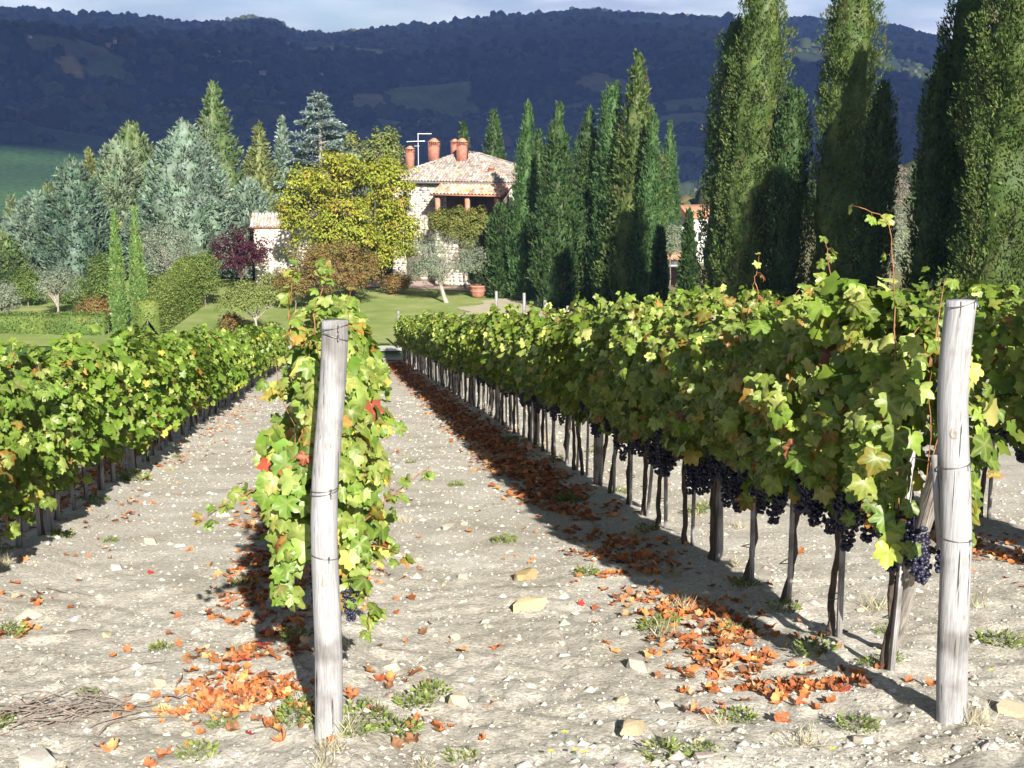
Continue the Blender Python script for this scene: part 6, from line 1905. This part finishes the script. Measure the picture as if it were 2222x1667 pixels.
def fallen():
    rng = np.random.default_rng(77)
    X, Y = [], []
    for l, s0, s1, n, off in ((2.77, 6.0, 58, 6800, -0.58), (-0.11, 6.4, 58, 5200, -0.48), (-2.80, 8, 50, 2600, -0.5), (5.70, 6.5, 22, 1800, -0.6), (-2.80, 8, 40, 500, 0.5), (-0.11, 5.6, 30, 260, 0.4)):
        s = s0 + (s1 - s0) * rng.uniform(0, 1, n) ** 1.5
        lat = l + off + rng.normal(0, 0.19, n)
        x, y = row_xy(s, lat)
        d = fbm(np.stack([lat * 2.6, s * 3.4, 0 * s + l], 1), 3, 88)
        k = d > rng.uniform(-0.22, 0.16, n)
        X.append(x[k]); Y.append(y[k])
    # strays over the open ground
    n = 90
    s = rng.uniform(5.2, 30, n); lat = rng.uniform(-3.5, 6.0, n); x, y = row_xy(s, lat)
    X.append(x); Y.append(y)
    # heaps left of the pale end post and in front
    for (u, v, m, sp) in ((350, 1420, 26, .10), (480, 1470, 22, .10), (420, 1520, 34, .13), (540, 1540, 60, .20), (470, 1555, 40, .16), (600, 1560, 50, .15), (560, 1600, 26, .13), (240, 1635, 34, .12), (620, 1620, 18, .1),
                          (1480, 1455, 26, .08), (1590, 1565, 12, .08), (1760, 1520, 40, .14), (1640, 1440, 40, .16), (1300, 1300, 40, .2), (1230, 1210, 40, .22), (860, 1390, 16, .09), (1450, 1380, 30, .15), (520, 1255, 40, .2)):
        gx, gy = ground_hit(u, v)
        m = int(m * 0.22); sp *= 1.3; X.append(gx + rng.normal(0, sp * 1.3, m)); Y.append(gy + rng.normal(0, sp, m))
    X = np.concatenate(X); Y = np.concatenate(Y)
    d = np.hypot(X, Y)
    u = 1111 + X / Y * FPX * 1.0
    inview = (np.abs(X / Y) < 0.42) & (Y > 5.0)
    X, Y, d = X[inview], Y[inview], d[inview]
    o_ = np.argsort(d)
    X, Y, d = X[o_], Y[o_], d[o_]
    n = len(X)
    Z = HG(X, Y) + 0.002 + rng.uniform(0, 0.014, n)
    N_ = unit(np.stack([rng.normal(0, 0.38, n), rng.normal(0, 0.38, n), np.ones(n)], 1))
    a = rng.uniform(0, 6.283, n)
    D = np.stack([np.cos(a), np.sin(a), 0 * a], 1); D = unit(D - N_ * np.sum(D * N_, 1, keepdims=True))
    S = np.cross(D, N_)
    s = rng.uniform(0.022, 0.052, n)
    C = pick(rng, DEAD, n, 0.18)
    m = 300
    for i in range(m):
        l = float(RL @ np.array([X[i], Y[i]]))
        where = 'beside the pale middle end post' if l < 0.9 else 'below the right row of vines'
        if 0.05 < l < 1.7: where = 'in the open path between the two end posts'
        if l < -1.2: where = 'on the open ground left of the pale end post'
        o = bpy.data.objects.new('fallen_leaf', DEAD_OBJ[i % 8]); COL.objects.link(o)
        mt = Matrix(((S[i][0], D[i][0], N_[i][0], 0), (S[i][1], D[i][1], N_[i][1], 0), (S[i][2], D[i][2], N_[i][2], 0), (0, 0, 0, 1))) @ Matrix.Scale(float(s[i]), 4)
        mt.translation = Vector((X[i], Y[i], Z[i]))
        o.matrix_world = mt
        o.color = (*[float(q) for q in C[i]], 1)
        tag(o, 'dry orange vine leaf lying ' + where, 'leaf', 'fallen leaves ' + where)
    P = np.stack([X, Y, Z], 1)[m:]
    parts = []
    kk = np.arange(len(P)) % 8
    for j, (V, F) in enumerate(DEAD_T):
        q = kk == j
        W_ = P[q][:, None, :] + s[m:][q][:, None, None] * (V[None, :, :1] * S[m:][q][:, None, :] + V[None, :, 1:2] * D[m:][q][:, None, :] + V[None, :, 2:] * N_[m:][q][:, None, :])
        nn = int(q.sum())
        parts.append((W_.reshape(-1, 3), (F[None] + (np.arange(nn) * len(V))[:, None, None]).reshape(-1, 3), np.repeat(C[m:][q], len(V), 0)))
    # far strips: small folded flecks
    xs, ys = [], []
    for l, s1, m2 in ((2.77, 62, 12000), (-0.11, 60, 6000), (-2.80, 56, 4000)):
        q = rng.uniform(12, s1, m2); la = l - 0.52 + rng.normal(0, 0.20, m2)
        k = fbm(np.stack([la * 2.2, q * 1.3, 0 * q + l], 1), 3, 89) > rng.uniform(-0.3, 0.15, m2)
        a_, b_ = row_xy(q[k], la[k]); xs.append(a_); ys.append(b_)
    xs = np.concatenate(xs); ys = np.concatenate(ys); nf = len(xs)
    Nf = unit(np.stack([rng.normal(0, 0.4, nf), rng.normal(0, 0.4, nf), np.ones(nf)], 1)); af = rng.uniform(0, 6.283, nf)
    Df = np.stack([np.cos(af), np.sin(af), 0 * af], 1); Df = unit(Df - Nf * np.sum(Df * Nf, 1, keepdims=True))
    Lf = rng.uniform(0.06, 0.11, nf)
    parts.append(kites(np.stack([xs, ys, HG(xs, ys) + 0.012], 1), Df, Nf, Lf, Lf * 0.9, pick(rng, DEAD, nf, 0.18), 0.2))
    V, F, C2 = join(parts)
    tag(link('leaf_litter', mesh_np('leaf_litter', V, F, 'dead_leaves', col=C2)), 'drifts of dry orange leaves along the foot of the vine rows', 'leaf litter', kind='stuff')
fallen()

def stone_mesh(seed, flat, slab=False):
    """angular broken stone: hull of a few random points"""
    import bmesh
    rng = np.random.default_rng(seed)
    bm = bmesh.new()
    P = rand_unit(rng, 15) * np.array([1.0, 0.62 if slab else rng.uniform(0.7, 0.95), 1.0])
    P[:, 2] = np.clip(P[:, 2] * 1.6, -1, 1) * flat
    for p in P:
        bm.verts.new(p)
    r = bmesh.ops.convex_hull(bm, input=bm.verts)
    bmesh.ops.delete(bm, geom=[g for g in r['geom_interior'] if isinstance(g, bmesh.types.BMVert)], context='VERTS')
    bmesh.ops.triangulate(bm, faces=list(bm.faces))
    me = bpy.data.meshes.new('stone'); bm.to_mesh(me); bm.free()
    me.materials.append(MATS['stone'])
    return me
STONE_M = [stone_mesh(1100 + k, f) for k, f in enumerate((0.5, 0.6, 0.4, 0.55, 0.7, 0.35))]
SLAB_M = [stone_mesh(1120 + k, 0.22, slab=True) for k in range(3)]

def ground_stones():
    rng = np.random.default_rng(91)
    for (u, v, wpx, rz, slab, tilt, c, label) in [
        (1140, 1256, 62, 0.9, 0, 0.3, (0.55, 0.44, 0.24), 'blocky ochre stone with dark left side in the middle of the path'),
        (1150, 1320, 98, 0.55, 1, 0.15, (0.66, 0.58, 0.36), 'flat cream slab just below the blocky ochre stone'),
        (1378, 1590, 104, 0.95, 1, 0.35, (0.60, 0.52, 0.36), 'largest tilted yellowish slab at the bottom of the path'),
        (1388, 1455, 60, -0.2, 0, 0.0, (0.56, 0.54, 0.50), 'round grey flat stone beside orange leaves on the path'),
        (848, 1462, 46, 0.3, 0, 0.0, (0.70, 0.66, 0.52), 'pale rounded stone right of the pale end post'),
        (1000, 1536, 58, 0.1, 0, 0.0, (0.68, 0.62, 0.46), 'half yellow half white stone on the lower path'),
        (2198, 1560, 80, 0.2, 0, 0.1, (0.62, 0.55, 0.42), 'angular block at the bottom right picture edge'),
        (974, 1150, 46, 1.0, 1, 0.2, (0.70, 0.67, 0.58), 'pale upright chip in the middle of the path'),
        (1008, 1140, 24, 1.2, 0, 0.2, (0.70, 0.67, 0.60), 'small pale chip right of the upright one'),
        (1350, 1530, 36, 0.4, 0, 0.1, (0.70, 0.60, 0.42), 'small buff stone above the largest tilted slab'),
        (1225, 1425, 30, 0.2, 0, 0, (0.72, 0.70, 0.66), 'small white stone on the middle of the lower path'),
        (350, 1490, 44, 0.3, 0, 0, (0.56, 0.50, 0.40), 'buff stone left of the orange leaf heap'),
        (484, 1120, 34, 0.1, 0, 0, (0.70, 0.67, 0.60), 'pale stone on the open ground left of the middle vine'),
        (391, 1186, 26, 0.3, 0, 0, (0.72, 0.70, 0.64), 'white angular stone on the left open ground'),
        (257, 1236, 36, 0.1, 0, 0, (0.68, 0.68, 0.68), 'bluish white stone on the left open ground'),
        (590, 1368, 34, 0.3, 0, 0, (0.52, 0.46, 0.36), 'brown stone in the shade left of the pale end post'),
        (75, 1655, 90, 0.2, 0, 0, (0.66, 0.64, 0.60), 'white stone cut by the bottom left picture edge'),
        (330, 1180, 40, 0.1, 0, 0, (0.62, 0.57, 0.46), 'flat buff stone before the left row'),
        (1440, 1530, 46, 0.2, 0, 0, (0.68, 0.66, 0.62), 'pale stone right of the small buff stone on the lower path'),
        (1520, 1610, 34, 0.2, 1, 0, (0.70, 0.64, 0.46), 'yellowish chip at the bottom of the path right of the largest slab'),
    ]:
        x, y = ground_hit(u, v)
        r = wpx / 2 / FPX * math.hypot(x, y) * 1.05
        o = link('stone', (SLAB_M if slab else STONE_M)[int(rng.integers(3 if slab else 6))], None, (x, y, hg(x, y) + r * 0.10), (tilt, rng.normal(0, 0.08), rz), (r, r, r))
        o.color = (c[0] * 0.64, c[1] * 0.61, c[2] * 0.56, 1)
        tag(o, label, 'stone')
    n = 290
    s = 5.2 + 20 * rng.uniform(0, 1, n) ** 1.8; lat = rng.uniform(-3.4, 5.4, n)
    pal = [(4, (0.60, 0.56, 0.47)), (3, (0.68, 0.65, 0.58)), (2, (0.54, 0.47, 0.34)), (1, (0.46, 0.44, 0.42)), (1, (0.72, 0.68, 0.55))]
    C = pick(rng, pal, n, 0.1)
    for i in range(n):
        x, y = row_xy(s[i], lat[i])
        r = rng.lognormal(math.log(0.025), 0.45)
        where = 'on the path between the middle and right rows' if 0 < lat[i] < 2.7 else ('on the ground left of the middle row' if lat[i] <= 0 else 'on the ground beyond the right row')
        o = link('stone', STONE_M[int(rng.integers(6))], None, (x, y, hg(x, y) - r * 0.02), (rng.normal(0, 0.2), rng.normal(0, 0.2), rng.uniform(0, 6.3)), (r, r, r))
        o.color = (C[i][0] * 0.72, C[i][1] * 0.70, C[i][2] * 0.67, 1)
        tag(o, 'small pale stone lying ' + where, 'stone', 'small stones ' + where)
    # gravel and clods: too many to count
    n = 32000
    s = 5.0 + 30 * rng.uniform(0, 1, n) ** 2.0; lat = rng.uniform(-4.2, 7.5, n)
    X, Y = row_xy(s, lat)
    k = np.abs(X / Y) < 0.43
    X, Y = X[k], Y[k]; n = len(X)
    r = rng.lognormal(math.log(0.0078), 0.6, n) * np.interp(Y, [5, 30], [1, 1.6])
    Z = HG(X, Y)
    oct_ = np.array([(1, 0, -0.35), (0, 1, -0.35), (-1, 0, -0.35), (0, -1, -0.35), (0.2, 0, 0.9)], float)
    Fo = np.array([(0, 1, 4), (1, 2, 4), (2, 3, 4), (3, 0, 4)])
    J = rng.uniform(0.55, 1.3, (n, 5, 1)) * oct_[None] * np.array([1, 1, 0.6])
    a = rng.uniform(0, 6.28, n); ca, sa = np.cos(a)[:, None], np.sin(a)[:, None]
    V = np.stack([ca * J[..., 0] - sa * J[..., 1], sa * J[..., 0] + ca * J[..., 1], J[..., 2]], -1) * r[:, None, None] + np.stack([X, Y, Z + r * 0.15], 1)[:, None, :]
    F = (Fo[None] + (np.arange(n) * 5)[:, None, None]).reshape(-1, 3)
    C = np.repeat(pick(rng, [(6, (0.56, 0.515, 0.43)), (4, (0.63, 0.585, 0.49)), (0.6, (0.70, 0.68, 0.62)), (1.5, (0.44, 0.40, 0.33))], n, 0.12), 5, 0)
    tag(link('gravel', mesh_np('gravel', V.reshape(-1, 3), F, 'pebble', col=C)), 'pale gravel and clods scattered over the vineyard soil', 'gravel', kind='stuff')
ground_stones()

def blades(rng, n, h, spread, pal, wd=0.006, lean=0.6):
    a = rng.uniform(0, 6.283, n); q = spread * np.sqrt(rng.uniform(0, 1, n))
    P = np.stack([np.cos(a) * q, np.sin(a) * q, np.full(n, -0.01)], 1)
    D = unit(np.stack([rng.normal(0, lean, n), rng.normal(0, lean, n), np.ones(n)], 1))
    N_ = unit(np.cross(D, rand_unit(rng, n)))
    L_ = h * rng.uniform(0.5, 1.2, n)
    return kites(P, D, N_, L_, np.full(n, wd) * rng.uniform(0.7, 1.3, n), pick(rng, pal, n, 0.15), 0.1)

GREENS = [(4, (0.14, 0.19, 0.04)), (3, (0.19, 0.23, 0.07)), (1, (0.27, 0.27, 0.12))]
STRAW = [(4, (0.56, 0.50, 0.34)), (3, (0.46, 0.40, 0.26)), (1, (0.30, 0.30, 0.13))]
def weeds():
    rng = np.random.default_rng(95)
    wm = []
    for k in range(6):
        # low rosette of small leaves
        n = 110
        a = rng.uniform(0, 6.28, n); q = 0.085 * np.sqrt(rng.uniform(0, 1, n))
        P = np.stack([np.cos(a) * q, np.sin(a) * q, rng.uniform(0.0, 0.035, n)], 1)
        D = unit(np.stack([np.cos(a) + rng.normal(0, 0.5, n), np.sin(a) + rng.normal(0, 0.5, n), rng.uniform(0.2, 1.2, n)], 1))
        N_ = unit(np.cross(D, rand_unit(rng, n)))
        L_ = rng.uniform(0.014, 0.036, n)
        V1 = kites(P, D, N_, L_, L_ * 0.5, pick(rng, GREENS, n, 0.15))
        V2 = blades(rng, 30, 0.07, 0.08, GREENS, 0.004)
        V, F, C = join([V1, V2])
        wm.append(mesh_np('weed', V, F, 'grass', col=C))
    tm = []
    for k in range(4):
        V, F, C = blades(rng, 60, 0.12, 0.07, STRAW, 0.0035, 0.7)
        tm.append(mesh_np('dry_grass_tuft', V, F, 'grass', col=C))
    named = [(790, 1575, 1.3, 'green weed at the right foot of the pale end post'), (900, 1540, 1.2, 'green weed on the path right of the pale end post'), (860, 1600, 1.3, 'spreading weed below the pale end post'),
             (700, 1600, 1.2, 'weed in front of the pale end post'), (640, 1590, 1.1, 'weed among orange leaves left of the pale end post'), (480, 1575, 0.9, 'weed inside the orange leaf heap'),
             (1440, 1640, 1.2, 'green weed at the bottom middle below the largest slab'), (1420, 1365, 1.3, 'low green weed on the path by the right row shadow'), (1600, 1370, 1.4, 'feathery green weed under the right row'),
             (1700, 1350, 1.2, 'green weed between the stakes of the right row'), (2170, 1400, 1.5, 'grassy weed right of the tall end post'), (430, 1640, 1.1, 'weed in the shade at the bottom left'),
             (190, 1505, 0.7, 'small green tuft left of the twig heap'), (350, 1410, 0.8, 'small weed by scattered orange leaves on the left'), (530, 1270, 1.0, 'weed in the edge of the middle row shadow'),
             (290, 1050, 2.6, 'soft grass clump at the foot of the left row'), (1530, 1640, 0.8, 'small weed right of the bottom middle weed'), (10, 1380, 1.5, 'leafy weed at the left picture edge'), (1860, 1590, 1.1, 'weed left of the tall right end post'),
             (1240, 1090, 2.2, 'dry bushy grass clump beside a thick post in the right row'), (770, 1620, 1.0, 'weed patch at the bottom left of the path'), (1000, 1640, 0.9, 'small weed at the bottom of the path')]
    for u, v, sc, label in named:
        x, y = ground_hit(u, v)
        o = link('weed', wm[int(rng.integers(6))], None, (x, y, hg(x, y)), (0, 0, rng.uniform(0, 6.3)), (sc, sc, sc * 0.8))
        tag(o, label, 'weed')
    n = 120
    s = 5.2 + 16 * rng.uniform(0, 1, n) ** 1.6; lat = rng.uniform(-3.4, 5.2, n)
    for i in range(n):
        if rng.uniform() < 0.45:
            lat[i] = (-2.8, -0.11, 2.77)[int(rng.integers(3))] + rng.normal(0, 0.2)
        x, y = row_xy(s[i], lat[i]); sc = rng.uniform(0.6, 1.3)
        w = rng.uniform() < 0.4
        o = link('weed' if w else 'dry_grass_tuft', (wm if w else tm)[int(rng.integers(4))], None, (x, y, hg(x, y)), (0, 0, rng.uniform(0, 6.3)), (sc, sc, sc))
        tag(o, 'tiny green weed on the bare soil' if w else 'wispy tuft of dry straw on the bare soil', 'weed' if w else 'grass tuft', 'tiny weeds' if w else 'dry grass tufts')
    # loose straw and broken stems lying about
    n = 9000
    s = 5.0 + 18 * rng.uniform(0, 1, n) ** 1.7; lat = rng.uniform(-3.8, 6.5, n)
    X, Y = row_xy(s, lat)
    Z = HG(X, Y) + 0.006
    a = rng.uniform(0, 6.28, n)
    D = unit(np.stack([np.cos(a), np.sin(a), rng.normal(0.05, 0.14, n)], 1))
    N_ = unit(np.stack([0 * a, 0 * a, 1 + 0 * a], 1) + rng.normal(0, 0.4, (n, 3)))
    L_ = rng.lognormal(math.log(0.045), 0.5, n)
    V, F, C = kites(np.stack([X, Y, Z], 1), D, N_, L_, rng.uniform(0.0015, 0.004, n), pick(rng, [(4, (0.50, 0.45, 0.33)), (3, (0.34, 0.29, 0.22)), (2, (0.20, 0.16, 0.13)), (1, (0.26, 0.28, 0.13))], n, 0.15), 0.1)
    tag(link('straw', mesh_np('straw', V, F, 'grass', col=C)), 'loose straw and broken stems strewn over the soil', 'straw', kind='stuff')
    # yellow flowers
    fm = MB()
    for k in range(9):
        a0 = k * 2 * math.pi / 9
        d = np.array([math.cos(a0), math.sin(a0), 0.25]); sd = np.array([-math.sin(a0), math.cos(a0), 0])
        fm.add(np.array([d * 0.002, d * 0.010 + sd * 0.004, d * 0.016, d * 0.010 - sd * 0.004]) + (0, 0, 0.05), [(0, 1, 2, 3)])
    fm = fm.mesh('petals', 'yellow_petal')
    sm = MB().tube([(0, 0, 0), (0.004, 0, 0.05)], 0.0012, 5).mesh('stem', 'green_tie')
    for u, v in ((1195, 1655), (1247, 1650), (1268, 1658), (2150, 1475), (1870, 1480), (1742, 1468), (1805, 1655), (1225, 1612)):
        x, y = ground_hit(u, v)
        t = thing('dandelion', 'tiny yellow flower in the dry soil near the bottom right', 'flower', (x, y, hg(x, y)), 0, 'tiny yellow flowers')
        link('petals', fm, t); link('stem', sm, t)

def twigs():
    rng = np.random.default_rng(97)
    x, y = ground_hit(110, 1560)
    t = thing('twig_heap', 'heap of pruned grey-brown twigs on the ground at lower left', 'twig heap', (x, y, hg(x, y)))
    for k in range(64):
        L_ = rng.uniform(0.15, 0.6)
        a = rng.normal(0.25, 0.5)
        c = np.array([rng.normal(0, 0.24), rng.normal(0, 0.09), 0.0])
        q = np.linspace(-0.5, 0.5, 7)
        p = c + np.stack([np.cos(a) * q * L_, np.sin(a) * q * L_, 0.02 + rng.uniform(0, 0.05) + 0.03 * np.sin(q * 4 + k) + rng.normal(0, 0.05) * q], 1) + rng.normal(0, 0.006, (7, 3))
        MB().tube(p, np.linspace(rng.uniform(0.002, 0.006), 0.0015, 7), 5).build('twig', 'twig', t)
    for (u, v, L_, a, label) in ((150, 1290, 0.5, -0.5, 'bent dead cane lying on the left open ground'), (1300, 1320, 0.45, 0.1, 'thin dry cane lying beside the cream slab'), (280, 1455, 0.4, 0.4, 'thin straw coloured stem on the left open ground'),
                              (160, 1370, 0.22, 0.15, 'short dark stick on the left open ground'), (660, 1470, 0.4, -1.1, 'thin pale stem leaning towards the pale end post')):
        x, y = ground_hit(u, v)
        q = np.linspace(-0.5, 0.5, 8)
        p = np.stack([np.cos(a) * q * L_, np.sin(a) * q * L_, 0.012 + 0.01 * np.sin(q * 6) + rng.normal(0, 0.004, 8)], 1)
        o = MB().tube(p, np.linspace(0.004, 0.002, 8), 5).build('dry_cane', 'twig', None, False, (x, y, hg(x, y)))
        tag(o, label, 'cane')
weeds(); twigs()
